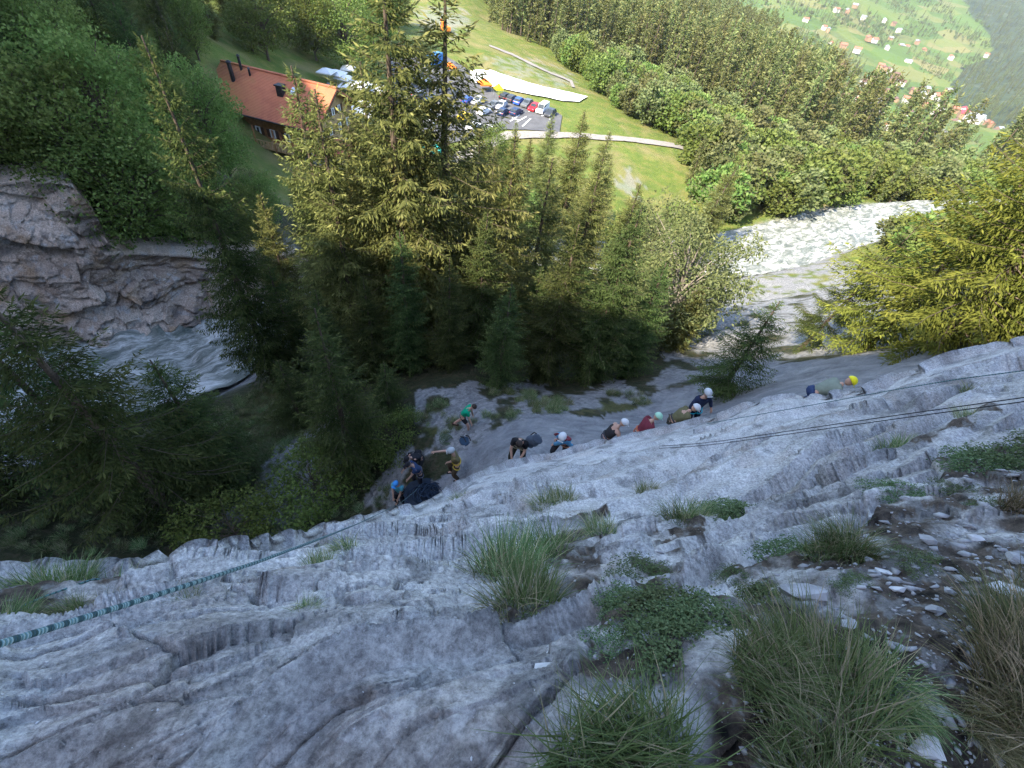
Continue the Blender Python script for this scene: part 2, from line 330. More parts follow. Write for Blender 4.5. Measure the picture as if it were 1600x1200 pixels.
# ------------------------------------------------------------------ rock slab under the camera
EDGE = np.array([(-1400, 1190), (-900, 1085), (-450, 985), (-250, 935), (0, 890), (100, 893), (200, 885), (300, 862), (400, 850), (470, 838), (550, 815), (600, 802), (660, 791), (690, 776), (710, 760), (735, 746), (765, 736), (800, 723), (840, 714), (880, 708), (929, 693), (971, 684), (1024, 673), (1056, 665), (1100, 655), (1135, 645),
                 (1161, 635), (1195, 623), (1242, 618), (1296, 616), (1347, 609), (1400, 590), (1431, 577), (1482, 557), (1532, 542), (1600, 530), (1700, 512), (1950, 470), (2600, 390), (3600, 280)], float)
SD = [(-250, 1380, 1.15), (300, 1380, 1.05), (800, 1380, 1.0), (1300, 1380, .95), (1850, 1380, 1.0), (0, 1200, 1.2), (400, 1200, 1.1), (800, 1200, 1.05), (1200, 1200, .98), (1600, 1200, 1.0),
      (-250, 1050, 1.3), (0, 1050, 1.5), (300, 1050, 1.4), (628, 1018, 1.4), (900, 1020, 1.35), (1200, 1000, 1.25), (1500, 1000, 1.2), (1850, 1000, 1.2),
      (-250, 960, 1.9), (0, 940, 2.3), (300, 900, 2.7), (600, 900, 2.5), (820, 900, 2.5), (1000, 880, 2.2), (1300, 850, 1.9), (1600, 850, 1.7), (1850, 850, 1.6),
      (-450, 985, 2.3), (0, 890, 3.3), (300, 862, 3.9), (470, 838, 4.9), (600, 802, 7), (695, 780, 8.5), (730, 742, 10.3), (800, 723, 11), (880, 708, 11.3), (971, 684, 11.4), (1056, 665, 11.2), (1120, 650, 10.6), (1195, 623, 9.9), (1296, 616, 9.1), (1400, 590, 8.6), (1482, 557, 8.4), (1600, 530, 8.1), (1950, 470, 8),
      (600, 850, 4.1), (750, 800, 5.6), (800, 760, 7.9), (900, 740, 8), (1000, 740, 7), (1000, 800, 4.2), (1100, 720, 6.4), (1200, 760, 3.8), (1300, 680, 5), (1250, 650, 7.4), (1450, 620, 5.6), (1500, 700, 3.3), (1600, 640, 4), (1600, 740, 2.6), (1850, 700, 2.4), (1850, 600, 4), (2600, 1380, 1.05), (3500, 1380, 1.05), (2600, 1000, 1.3), (3500, 1000, 1.3), (2600, 700, 2.2), (3500, 700, 2.2), (2600, 400, 6.5), (3500, 300, 6.5), (-1300, 1500, .95), (-1300, 1300, 1.25), (-1300, 1180, 2.0), (300, 1700, .9), (1200, 1700, .85), (2500, 1700, .85), (-900, 1700, .9)]
SD = np.array(SD)
_S = tps(SD[:, :2] / 400, np.log(SD[:, 2]), lam=.002)
def slab_base(px, py): return at_depth(px, py, np.exp(_S(np.stack([px, py], -1) / 400)))
_e1, _e2 = slab_base(np.array([560., 1050.]), np.array([1040., 905.])); STRIKE = (_e2 - _e1) / np.linalg.norm(_e2 - _e1)
SN = np.array([-.05, .66, .75]); SN = SN - (SN @ STRIKE) * STRIKE; SN /= np.linalg.norm(SN); SB = np.cross(SN, STRIKE)
SB = SB * np.sign(SB @ np.array([0, 1, -1.0]))
def slab_disp(P, soil):
    q = np.stack([P @ STRIKE, P @ SB, P @ SN], -1)          # along the strata, down the slab, out of the slab
    wl = fbm(q * .3, 2, 6); ws = fbm(q * .9, 3, 5); x, y = q[..., 0], q[..., 1]; dep = np.linalg.norm(P - CAM, axis=-1); o_ = 0 * x
    def steps(per, w, lo, hi, seed):
        s = (y + w) / per; fl = np.floor(s); fr = s - fl; j_ = vnoise(np.stack([x / (per * 2.6), fl * 3.7, o_], -1), seed + 1) * .07
        amp = smooth01(vnoise(np.stack([x / (per * 4.0), fl * 7.31, o_], -1), seed), -.1, .5)
        return (fr - smooth01(fr, lo + j_, hi + j_) - .3) * amp * per
    d = .22 * steps(.95, .2 * wl + .04 * ws, .84, .90, 91) - .26 * steps(.43, .16 * wl + .03 * ws, .82, .89, 93) * (1 - .5 * smooth01(dep, 5, 10)) - .28 * steps(.19, .10 * wl + .02 * ws, .80, .88, 95) * (1 - smooth01(dep, 3.2, 6)) + .24 * steps(.083, .06 * wl + .012 * ws, .78, .88, 97) * (1 - smooth01(dep, 1.8, 3.2)) + .24 * steps(.04, .03 * wl + .006 * ws, .74, .88, 99) * (1 - smooth01(dep, 1.4, 2.2))
    sk = .25 * y
    h1, e1 = facets(x * .42 + ws * .12 + sk, y * 1.3 + ws * .12, 3, 1.6, .35); h2, e2 = facets(x * 1.15 + ws * .2 + sk * 3, y * 4.0 + ws * .2, 11, 1.6, .35)
    h3, e3 = facets(x * 3.6 + ws * .4 + sk * 8, y * 11.5 + ws * .4, 23, 1.6, .35); h4, e4 = facets(x * 12 + ws + sk * 20, y * 31 + ws, 29, 1.6, .3)
    g = smooth01(fbm(q * .6, 2, 51), -.35, .3); g2 = smooth01(fbm(q * 1.7, 2, 52), -.4, .2)
    d = d + .26 * h1 * g + .10 * h2 * g2 * (1 - .7 * smooth01(dep, 5, 10)) + .034 * h3 * (1 - smooth01(dep, 2.8, 5)) + .012 * h4 * (1 - smooth01(dep, 1.5, 2.6))
    fd = 1 - smooth01(dep, 3.0, 5.5); crk = (1 - smooth01(e1, .0, .025)) * smooth01(ws, .0, .3) * .07 * (.12 + .88 * fd) + (1 - smooth01(e2, .0, .03)) * smooth01(wl + ws * .5, .0, .3) * .03 * fd + (1 - smooth01(e3, 0, .05)) * g * .010 * (1 - smooth01(dep, 2.5, 4.5))
    d = d - crk + .02 * ws + .005 * fbm(q * 12, 3, 67)
    d = d * (1 - .75 * soil) + soil * (.03 * fbm(q * 5, 4, 63) + .02)
    return d * np.clip(.8 + dep / 8.0, .5, 1.6), np.clip(crk / .03, 0, 1)
NU, NV = 760, 420
ux = np.concatenate([np.linspace(-1350, -80, 80)[:-1], np.linspace(-80, 1680, 590), np.linspace(1680, 3500, 92)[1:]]); YB = 1650.0; ey = np.interp(ux, EDGE[:, 0], EDGE[:, 1]); ey = ey + vnoise(np.stack([ux / 18, 0 * ux, 0 * ux], -1), 3) * 2.0
tv = np.linspace(0, 1, NV) ** 1.5
PX = np.repeat(ux[None], NV, 0); PY = ey[None] + tv[:, None] * (YB - ey[None])
B0 = slab_base(PX.ravel(), PY.ravel()).reshape(NV, NU, 3)
SK = np.array([9, 6.5, 4.6, 3.2, 2.2, 1.4, .8, .4, .15]); edge = B0[0]; away = edge - CAM; away[:, 2] = 0; away /= np.linalg.norm(away, axis=1)[:, None]
sk = np.stack([edge + (away * .33 + np.array([0, 0, -1.0])) * s * np.clip(np.linalg.norm(edge - CAM, axis=1) / 9, .35, 1.2)[:, None] for s in SK])
B1 = np.concatenate([sk, B0]); nrow = len(B1)
du = np.gradient(B1, axis=1); dv = np.gradient(B1, axis=0); nn = np.cross(du, dv); nn /= np.linalg.norm(nn, axis=-1)[..., None] + 1e-9
sg = np.sign((nn * (CAM - B1)).sum(-1))[..., None]; nn = nn * np.where(sg == 0, 1, sg); nn[:len(SK)] = nn[len(SK)]
for _ in range(6): nn[1:-1, 1:-1] = (nn[1:-1, 1:-1] + nn[:-2, 1:-1] + nn[2:, 1:-1] + nn[1:-1, :-2] + nn[1:-1, 2:]) / 5
nn /= np.linalg.norm(nn, axis=-1)[..., None]
PXX = np.concatenate([np.repeat(ux[None], len(SK), 0), PX]); PYY = np.concatenate([np.repeat(ey[None], len(SK), 0), PY])
# soil mask in the hollow at the right and in the grassy grooves
SOIL = [[(1060, 850), (1010, 800), (1090, 790), (1110, 850)], [(1000, 860), (1060, 850), (1110, 900), (1060, 940), (960, 925)], [(1180, 890), (1420, 770), (1560, 760), (1700, 800), (1700, 1500), (1380, 1500), (1400, 1100), (1130, 985), (1080, 960)], [(760, 950), (880, 840), (960, 810), (960, 845), (880, 950), (790, 990)],
        [(880, 1190), (960, 980), (1140, 940), (1500, 1000), (1500, 1500), (820, 1500)], [(-100, 900), (220, 905), (180, 970), (-100, 1020)], [(1440, 720), (1720, 670), (1720, 790), (1520, 775)], [(1370, 705), (1540, 650), (1600, 645), (1480, 690)]]
Vs = B1.reshape(-1, 3); Qs = np.stack([PXX.ravel(), PYY.ravel()], -1); nj = np.stack([fbm(Vs * 2.5, 3, 71), fbm(Vs * 2.5, 3, 72)], -1)
soil = np.zeros(len(Vs))
for pl in SOIL: soil = np.maximum(soil, in_poly(Qs + nj * 22, pl))
soil[:len(SK) * NU] = 0
sb_ = soil.reshape(nrow, NU).copy()
for _ in range(10): sb_[1:-1, 1:-1] = (sb_[1:-1, 1:-1] + sb_[:-2, 1:-1] + sb_[2:, 1:-1] + sb_[1:-1, :-2] + sb_[1:-1, 2:]) / 5
dsp, CRK = slab_disp(Vs, sb_.ravel()); dsp = dsp.reshape(nrow, NU); dsp[:len(SK)] *= .25
dsp[len(SK):] = dsp[len(SK):] * (.25 + .75 * smooth01(tv, 0, .05))[:, None] - (.10 * (1 - smooth01(tv, 0, .05)))[:, None]
SLAB = B1 + nn * dsp[..., None]
Vs = SLAB.reshape(-1, 3); sq = np.stack([Vs @ STRIKE, Vs @ SB, Vs @ SN], -1)
sc = rock_colours(Vs, 1.0, sq * np.array([1.2, 9.0, 5.0]))
n_ = fbm(Vs * 16, 4, 171)[:, None]; sl_ = np.where(n_ < .25, np.array([.095, .074, .058]) * (1 + .8 * n_), np.array([.16, .155, .15])); sf = (soil * smooth01(fbm(Vs * 5, 3, 181), -.7, -.1))[:, None]
sc = sc * (1 - .3 * CRK[:, None]); sc = sc * (1 - sf) + sl_ * sf
SLAB_N = nn
F = grid_faces(nrow, NU)
link('rock_slab', np_mesh('rock_slab', Vs, [F], False, {'colour': np.c_[sc, np.ones(len(sc))]}), M_ROCK, kind='structure', label='grey limestone slab falling away below the viewpoint')
def slab_at(px, py):
    """surface point and normal of the slab seen at a pixel"""
    ey_ = np.interp(px, ux, ey); t = max(0.0, (py - ey_) / (YB - ey_)) ** (1 / 1.5); i = len(SK) + t * (NV - 1); j = np.interp(px, ux, np.arange(NU))
    i0 = int(min(i, nrow - 2)); j0 = int(min(j, NU - 2)); return SLAB[i0, j0], SLAB_N[i0, j0]

# ------------------------------------------------------------------ river
def river_material():
    b = NB('river_water', .3); at = b.n('Attribute', _attribute_name='flow'); mp = b.n('Mapping'); mp.inputs['Scale'].default_value = (.45, 1.2, 1); b.l(at.outputs['Vector'], mp.inputs[0])
    n = b.noise(mp.outputs[0], .8, 6, .68, 1.2); n2 = b.noise(mp.outputs[0], 5.5, 5, .75, .8); m = b.math('ADD', b.math('MULTIPLY', n, .68), b.math('MULTIPLY', n2, .32))
    c = b.ramp(m, [(.36, (.09, .11, .095)), (.47, (.18, .195, .17)), (.53, (.36, .365, .34)), (.60, (.66, .66, .64))])
    return b.out(c, b.bump(m, .5, .7))
t_ = np.linspace(0, len(RIVER) - 1, 300); ks = np.arange(len(RIVER)); rc = np.stack([np.interp(t_, ks, RIVER[:, k]) for k in range(3)], -1)
for _ in range(25): rc[1:-1] = (rc[:-2] + rc[1:-1] * 2 + rc[2:]) / 4
rw = np.interp(t_, ks, RIVER_W); tg = np.gradient(rc, axis=0); tg[:, 2] = 0; tg /= np.linalg.norm(tg, axis=1)[:, None]; nr_ = np.stack([-tg[:, 1], tg[:, 0], 0 * tg[:, 0]], -1)
ss = np.linspace(-1.35, 1.35, 26); RV = rc[:, None] + nr_[:, None] * (ss[None, :, None] * rw[:, None, None])
RV[..., 2] += fbm(RV.reshape(-1, 3) * .8, 4, 81).reshape(RV.shape[:2]) * .28
arc_ = np.r_[0, np.cumsum(np.linalg.norm(np.diff(rc, axis=0), axis=1))]; fl_ = np.stack([np.repeat(arc_, 26), (ss[None] * rw[:, None]).ravel(), np.zeros(300 * 26), np.ones(300 * 26)], -1)
link('river', np_mesh('river', RV.reshape(-1, 3), [grid_faces(300, 26)], True, {'flow': fl_}), river_material(), kind='structure', label='white foaming mountain river')

# ------------------------------------------------------------------ cliff across the river
CT = np.array([(-260, 300), (-100, 300), (0, 296), (60, 285), (120, 300), (150, 335), (175, 385), (200, 402), (300, 408), (370, 415), (430, 428), (500, 420)], float)
CB = np.array([(-260, 640), (-100, 615), (0, 590), (60, 580), (130, 562), (180, 550), (230, 534), (262, 520), (280, 503), (330, 488), (400, 470), (500, 425)], float)
nu, nv = 330, 130; s = np.linspace(0, 1, nu); kk = np.linspace(0, 1, len(CT))
ct = np.stack([np.interp(s, kk, CT[:, k]) for k in (0, 1)], -1); cb = np.stack([np.interp(s, kk, CB[:, k]) for k in (0, 1)], -1); zb = np.interp(cb[:, 0], [300, 400, 500], [-7.6, -9.4, -14])
pb = np.array([at_z(*cb[i], zb[i]) for i in range(nu)]); rb = np.hypot(pb[:, 0], pb[:, 1])
rt = rays(ct[:, 0], ct[:, 1]); pt = CAM + rt * ((rb + 2.2) / np.hypot(rt[:, 0], rt[:, 1]))[:, None]
v_ = np.linspace(-.12, 1, nv); W = pb[None] * (1 - v_[:, None, None]) + pt[None] * v_[:, None, None]
aw = pt - CAM; aw[:, 2] = 0; aw /= np.linalg.norm(aw, axis=1)[:, None]
W = W + (aw[None] * (1.2 * np.sin(np.clip(v_, 0, 1) * 2.2) - .3)[:, None, None])
cap = np.stack([pt + aw * a + np.array([0, 0, .1 * a - .05 * a * a]) for a in (.4, .9, 1.6, 2.6, 4, 5.5, 7)]); W = np.concatenate([W, cap])
q = W.reshape(-1, 3); w_ = fbm(q * .3, 2, 4); cu = q[:, 0] * .6 + q[:, 1] * .8; h1, e1 = facets(cu * .3 + w_ * .15 + q[:, 2] * .1, q[:, 2] * .5 + w_ * .15, 31, 1.8, .5); h2, e2 = facets(cu * .9 + w_ * .3, q[:, 2] * 1.7 + w_ * .3, 37, 1.8, .4)
s3 = (q[:, 2] + .25 * q[:, 0]) / 1.5 + fbm(q * .3, 2, 77); s3 = s3 - np.floor(s3)
h3, e3 = facets(cu * 2.6 + w_ * .3, q[:, 2] * 4.6 + w_ * .3, 41, 1.8, .4); dd = 1.2 * h1 + .42 * h2 + .14 * h3 + .30 * (s3 - smooth01(s3, .90, .96)) - .15 * (1 - smooth01(e1, 0, .03)) - .08 * (1 - smooth01(e2, 0, .04))
vf = np.repeat(np.concatenate([np.clip(v_ + .1, 0, 1), np.ones(7)]), nu); fade = np.where(np.repeat(np.arange(len(W)), nu) >= nv, .35, 1.0)
q = q - np.tile(aw, (len(W), 1)) * (dd * fade)[:, None]
link('cliff', np_mesh('cliff', q, [grid_faces(len(W), nu)], False, {'colour': np.c_[rock_colours(q, .35, q * np.array([.5, .5, 3]), (.30, .215, .165), (.50, .385, .305), (.66, .545, .455), .2), np.ones(len(q))]}), M_CLIFF, kind='structure', label='pale layered gorge wall above the shaded river')

# ------------------------------------------------------------------ unseen mountain side behind the camera, crest shaped to keep sun off the gorge
SH = [((1750, 545), 60), ((1500, 565), 50), ((1250, 575), 45), ((1060, 597), 45), ((900, 592), 48), ((760, 560), 50), ((620, 545), 52), ((480, 540), 58), ((400, 450), 75), ((330, 290), 95), ((190, 140), 110), ((40, 50), 125), ((-120, 0), 140), ((-320, 60), 150), ((-600, 420), 110)]
top = []
for (x, y), dist in SH:
    g_ = ground_hit(x, y); top.append(g_ + SUN * dist)
top = np.array(top); top[8:, 2] += 18; top = np.concatenate([top[:1] + np.array([[60, -60, 20]]), top[:1] + np.array([[30, -25, 8]]), top, top[-1:] + np.array([[-60, 60, 30]])])
TOPPX = to_px(top)
k_ = np.linspace(0, len(top) - 1, 160); tp = np.stack([np.interp(k_, np.arange(len(top)), top[:, j]) for j in range(3)], -1)
tp[:, 2] += fbm(tp * .12, 4, 7) * 1.2
tng = np.gradient(tp, axis=0); tng[:, 2] = 0; tng /= np.linalg.norm(tng, axis=1)[:, None]; outw = np.stack([tng[:, 1], -tng[:, 0], 0 * tng[:, 0]], -1); outw *= np.sign((outw * SUN).sum(1))[:, None]
lv = np.array([0, .05, .12, .22, .35, .5, .65, .8, 1.0]); rows = [tp * np.array([1, 1, 0]) + outw * (1 - l) * 0 + np.array([0, 0, 1.0]) * (tp[:, 2:] * l + -25 * (1 - l)) for l in lv]
rows += [tp + outw * a + np.array([0, 0, -.35 * a]) for a in (3, 8, 16, 30, 45)]
W = np.stack(rows); q = W.reshape(-1, 3); q = q + np.stack([fbm(q * .15, 4, 3), fbm(q * .15, 4, 13), 0 * q[:, 0]], -1) * (1.5 * np.r_[np.ones(9 * 160), np.zeros(5 * 160)])[:, None]
link('mountainside', np_mesh('mountainside', q, [grid_faces(len(W), 160)]), plain('mountain_rock', (.24, .24, .24), .95), kind='structure')
# ------------------------------------------------------------------ vegetation
def leaf_material(name, dark, light, tip, trans=.3):
    m = bpy.data.materials.new(name); m.use_nodes = True; b = NB.__new__(NB); b.m = m; b.t = m.node_tree; b.t.nodes.remove(b.t.nodes['Principled BSDF'])
    at = b.n('Attribute', _attribute_name='tint'); sp = b.n('SeparateColor'); b.l(at.outputs[0], sp.inputs[0]); oi = b.n('ObjectInfo')
    c = b.mix(sp.outputs[0], dark, light); c = b.mix(sp.outputs[1], c, tip)
    hs = b.n('HueSaturation'); b.l(c, hs.inputs['Color']); b.l(b.math('ADD', b.math('MULTIPLY', oi.outputs['Random'], .06), .47), hs.inputs['Hue']); b.l(b.math('ADD', b.math('MULTIPLY', oi.outputs['Random'], .5), .75), hs.inputs['Value'])
    d = b.n('BsdfDiffuse'); t = b.n('BsdfTranslucent'); b.l(hs.outputs[0], d.inputs[0]); b.l(hs.outputs[0], t.inputs[0])
    x = b.n('MixShader'); x.inputs[0].default_value = trans; b.l(d.outputs[0], x.inputs[1]); b.l(t.outputs[0], x.inputs[2]); b.l(x.outputs[0], b.t.nodes['Material Output'].inputs[0])
    return m
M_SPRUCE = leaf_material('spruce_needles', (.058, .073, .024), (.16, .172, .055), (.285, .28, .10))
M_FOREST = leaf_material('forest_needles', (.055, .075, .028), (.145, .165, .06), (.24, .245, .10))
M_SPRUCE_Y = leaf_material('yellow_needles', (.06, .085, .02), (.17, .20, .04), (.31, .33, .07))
M_SPRUCE_SHADE = leaf_material('dark_spruce_needles', (.036, .058, .022), (.085, .112, .036), (.145, .165, .055))  # same spruce needles with the gorge shade put into the colour
M_LEAF = leaf_material('broad_leaves', (.075, .12, .03), (.17, .23, .06), (.26, .31, .10), .35)
M_SILVER = leaf_material('willow_leaves', (.075, .10, .04), (.17, .19, .075), (.27, .28, .13), .35)
M_BARK = plain('bark', (.10, .075, .055), .95, .5, 9)
M_BARK_PALE = plain('pale_bark', (.22, .19, .16), .95, .4, 6)

def cards(B, D, L, W, tint, sd):
    """one diamond leaf per row: base, direction, length, width"""
    n = len(B); rg = np.random.default_rng(sd); D = D / (np.linalg.norm(D, axis=1)[:, None] + 1e-9)
    s = np.cross(D, rg.normal(size=(n, 3))); s /= np.linalg.norm(s, axis=1)[:, None] + 1e-9
    M_ = B + D * (L * .45)[:, None]; V = np.stack([B, M_ + s * (W * .5)[:, None], B + D * L[:, None], M_ - s * (W * .5)[:, None]], 1).reshape(-1, 3)
    return V, np.arange(4 * n).reshape(n, 4), np.repeat(tint, 4, 0)
def crown_mesh(name, B, D, L, W, tint, sd, mat):
    V, Fq, T = cards(B, D, L, W, tint, sd); me = np_mesh(name, V, [Fq], False, {'tint': np.c_[T, 0 * T[:, :1], np.ones(len(T))]}); me.materials.append(mat); return me
def spruce(seed, H, rad, base, whorl, card, mat, nb=6, wood=True, gap=0.12, lat=1.0, bare=None):
    rg = np.random.default_rng(seed); hb = base * H; mb = MB(); Bs = []; Ds = []; Ls = []; Ts = []
    k = 9; zt = np.linspace(0, H, k); bend = np.cumsum(rg.normal(0, .012 * H / k, (k, 2)), 0) * .5
    tp_ = np.c_[bend, zt]; tr = np.interp(zt, [0, .08 * H, H], [.019 * H, .014 * H, .002 * H]); mb.tube(np.r_[[[0, 0, -.8]], tp_], np.r_[[tr[0] * 1.25], tr], 8 if wood else 5)
    h = hb
    while h < H * .985:
        t = (h - hb) / (H - hb)
        prof = (1 - t) ** .8 * min(1.0, .55 + 2.2 * t)
        for j in range(max(3, int(round(nb * (1 - .35 * t) + rg.uniform(-1, 1))))):
            if rg.random() < gap: continue
            a = rg.uniform(0, 2 * math.pi); L = max(.22 * card * 5, rad * prof * rg.uniform(.62, 1.12)); hz = h + rg.uniform(-.5, .5) * whorl
            if hz > H: continue
            el = np.interp(t, [0, .35, .8, 1], [-.42, -.22, .25, .9]) + rg.normal(0, .1); out = np.array([math.cos(a), math.sin(a), 0]); sd_ = np.array([-out[1], out[0], 0])
            o = np.array([np.interp(hz, zt, bend[:, 0]), np.interp(hz, zt, bend[:, 1]), hz])
            pt_ = lambda s: o + out * (L * s)[:, None] * math.cos(el) + np.array([0, 0, 1.0]) * (L * (math.sin(el) * s + (.22 * s * s if t < .8 else 0)))[:, None] + sd_ * (.06 * L * np.sin(s * 3 + a))[:, None]
            if wood and L > .8: mb.tube(pt_(np.array([0, .35, .7, 1.0])), np.array([.012, .009, .006, .003]) * max(1.0, L * .55), 3, False)
            ns = max(3, int(L * lat / (card * .62))); s = np.linspace(.12 if wood else .2, 1, ns) + rg.uniform(-.02, .02, ns); P = pt_(s)
            ax = out * math.cos(el) + np.array([0, 0, math.sin(el)])
            for sgn in (-1, 1):
                ll = (.42 * L * np.clip(1.05 - s, 0, 1) * rg.uniform(.5, 1.1, ns) + card * .5); m_ = max(1, int(np.ceil(ll.max() / (card * .8))))
                dr = ax * .65 + sd_ * sgn * rg.uniform(.5, 1.0, (ns, 1)) + np.array([0, 0, -1.0]) * rg.uniform(.15, .6, (ns, 1)); dr /= np.linalg.norm(dr, axis=1)[:, None]
                for q_ in range(m_):
                    ok = ll > q_ * card * .8
                    if not ok.any(): continue
                    n_ = ok.sum(); b_ = P[ok] + dr[ok] * (q_ * card * .8) + rg.normal(0, card * .12, (n_, 3)) - np.array([0, 0, 1.0]) * (q_ * q_ * card * .05)
                    Bs.append(b_); Ds.append(dr[ok] + rg.normal(0, .35, (n_, 3)) + np.array([0, 0, -.25])); Ls.append(card * rg.uniform(.8, 1.45, n_))
                    tip = np.clip((s[ok] - .55) * 1.3 + q_ * .12, 0, 1); Ts.append(np.c_[np.clip(rg.normal(.45, .25, n_) + .2 * s[ok], 0, 1), tip * rg.uniform(0, .9, n_)])
            Bs.append(P[-2:]); Ds.append(np.repeat(ax[None], 2, 0) + rg.normal(0, .2, (2, 3))); Ls.append(card * np.array([1.2, 1.5])); Ts.append(np.array([[.7, .6], [.8, .8]]))
        h += whorl * (1 - .45 * t)
    B = np.concatenate(Bs); D = np.concatenate(Ds); L_ = np.concatenate(Ls); T = np.concatenate(Ts)
    tm = mb.mesh('trunk'); tm.materials.append(M_BARK)
    return tm, crown_mesh('crown', B, D, L_, L_ * (.25 if wood else .36), T, seed + 5, mat), H
def broadleaf(seed, H, rad, base, leaf, nclump, per, mat, bark, sq=1.0):
    rg = np.random.default_rng(seed); mb = MB(); Bs = []; Ds = []; Ls = []; Ts = []
    top = np.array([rg.normal(0, .05) * H, rg.normal(0, .05) * H, H * .8]); st = np.array([0, 0, -.5])
    tpts = np.array([st, [0, 0, base * H * .6], top * .5, top]); mb.tube(tpts, [.022 * H, .017 * H, .011 * H, .003 * H], 7)
    cz = H * (base + (1 - base) * .5); hh = H * (1 - base) * .5
    for k in range(nclump):
        u = rg.normal(size=3); u /= np.linalg.norm(u); f = rg.uniform(.35, 1.0) ** .5
        c = np.array([0, 0, cz]) + u * f * np.array([rad, rad, hh]) * (1 + .18 * math.sin(3 * math.atan2(u[1], u[0]) + seed)) * np.array([1, 1, 1.0])
        if k % 3 == 0 and nclump > 20:
            s0 = np.interp(c[2] * .55, tpts[:, 2], np.arange(4)); p0 = np.array([np.interp(s0, np.arange(4), tpts[:, j]) for j in range(3)])
            mb.tube([p0, (p0 + c) / 2 + np.array([0, 0, .06 * H]), c], [.006 * H, .004 * H, .0015 * H], 4, False)
        cr = rad * rg.uniform(.16, .30); n_ = int(per * rg.uniform(.6, 1.3)); d = rg.normal(size=(n_, 3)); d /= np.linalg.norm(d, axis=1)[:, None]; r_ = rg.uniform(.3, 1, (n_, 1)) ** .5
        Bs.append(c + d * r_ * cr * np.array([1.15, 1.15, .75])); Ds.append(d * .6 + rg.normal(0, .6, (n_, 3)) + np.array([0, 0, -.2])); Ls.append(leaf * rg.uniform(.7, 1.3, n_))
        Ts.append(np.c_[np.clip(rg.normal(.4 + .25 * rg.random(), .22, n_), 0, 1), np.clip(d[:, 2] * .4 + rg.normal(.05, .2, n_), 0, 1)])
    B = np.concatenate(Bs); D = np.concatenate(Ds); L_ = np.concatenate(Ls); T = np.concatenate(Ts)
    tm = mb.mesh('trunk'); tm.materials.append(bark)
    return tm, crown_mesh('crown', B, D, L_, L_ * .62 * sq, T, seed + 5, mat), H

SP_HI = [spruce(11, 14, 3.6, .08, .42, .17, M_SPRUCE_SHADE, 6, True, .15, 1.3), spruce(12, 14, 3.9, .10, .45, .17, M_SPRUCE_SHADE, 6, True, .2, 1.3)]
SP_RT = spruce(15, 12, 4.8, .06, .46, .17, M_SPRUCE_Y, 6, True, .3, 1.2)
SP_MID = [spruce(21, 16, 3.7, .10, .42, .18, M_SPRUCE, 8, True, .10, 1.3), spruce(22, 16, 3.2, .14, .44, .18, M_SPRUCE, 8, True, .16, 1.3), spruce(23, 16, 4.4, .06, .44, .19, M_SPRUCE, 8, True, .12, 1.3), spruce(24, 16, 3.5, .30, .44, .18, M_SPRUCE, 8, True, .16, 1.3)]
SP_MSHADE = [(*SP_MID[0], M_SPRUCE_SHADE), (*SP_MID[2], M_SPRUCE_SHADE)]  # copies of the sunlit spruces, shade painted into their needle colour
SP_FAR = [spruce(31, 24, 2.8, .08, 1.4, .8, M_FOREST, 6, False, .1), spruce(32, 24, 2.5, .18, 1.4, .8, M_FOREST, 6, False, .15), spruce(33, 24, 3.2, .06, 1.4, .85, M_FOREST, 6, False, .12)]
BL_MID = [broadleaf(41, 12, 4.6, .15, .26, 190, 70, M_LEAF, M_BARK), broadleaf(42, 12, 4.0, .12, .26, 170, 70, M_LEAF, M_BARK)]
BL_SIL = [broadleaf(45, 10, 3.6, .10, .22, 170, 80, M_SILVER, M_BARK_PALE, .7), broadleaf(46, 10, 3.2, .08, .22, 150, 80, M_SILVER, M_BARK_PALE, .7)]
BL_FAR = [broadleaf(51, 9, 3.8, .05, .75, 60, 26, M_LEAF, M_BARK), broadleaf(52, 9, 3.4, .05, .75, 60, 26, M_SILVER, M_BARK)]
SHRUB = [broadleaf(61, 2.6, 1.6, .02, .11, 90, 60, M_LEAF, M_BARK), broadleaf(62, 1.6, 1.1, .0, .07, 70, 60, M_LEAF, M_BARK)]

def tree(name, proto, base, height, label, rz=None, lean=(0, 0), cat='tree', group=None, wide=1.0):
    tm, cm, H0 = proto[:3]; s = height / H0
    o = empty(name, base, rng.uniform(0, 6.28) if rz is None else rz, label=label, category=cat)
    if group: o['group'] = group
    o.scale = (s * wide, s * wide, s); o.rotation_euler = (lean[0], lean[1], o.rotation_euler[2])
    link('trunk', tm, None, o); c_ = link('crown', cm, None, o)
    if len(proto) > 3: c_.material_slots[0].link = 'OBJECT'; c_.material_slots[0].material = proto[3]
    return o
def height_to(base, ty, hmax=45):
    hs_ = np.linspace(.5, hmax, 200); p = to_px(base + np.stack([0 * hs_, 0 * hs_, hs_], -1)); ok = p[:, 2] > .5; i = np.argmin(np.where(ok, abs(p[:, 1] - ty), 1e9)); return hs_[i]
LOG = []
def where(p, cuts, words):
    x = to_px(np.asarray(p, float))[0]; return words[int(np.searchsorted(cuts, x))]
def depth_word(p, cuts, words): return words[int(np.searchsorted(cuts, math.hypot(p[0], p[1])))]
def put(name, proto, bx, by, ty, label, lean=(0, 0), wide=1.0, group=None, hmax=45, cat='tree', rz=None):
    g_ = ground_hit(bx, by); h = height_to(g_, ty, hmax); LOG.append((label, [round(float(x), 1) for x in g_], round(float(h), 1), [int(x) for x in to_px(g_ + np.array([0, 0, h]))[:2]]))
    return tree(name, proto, g_ - np.array([0, 0, .1]), h, label, rz, lean, cat, group, wide)
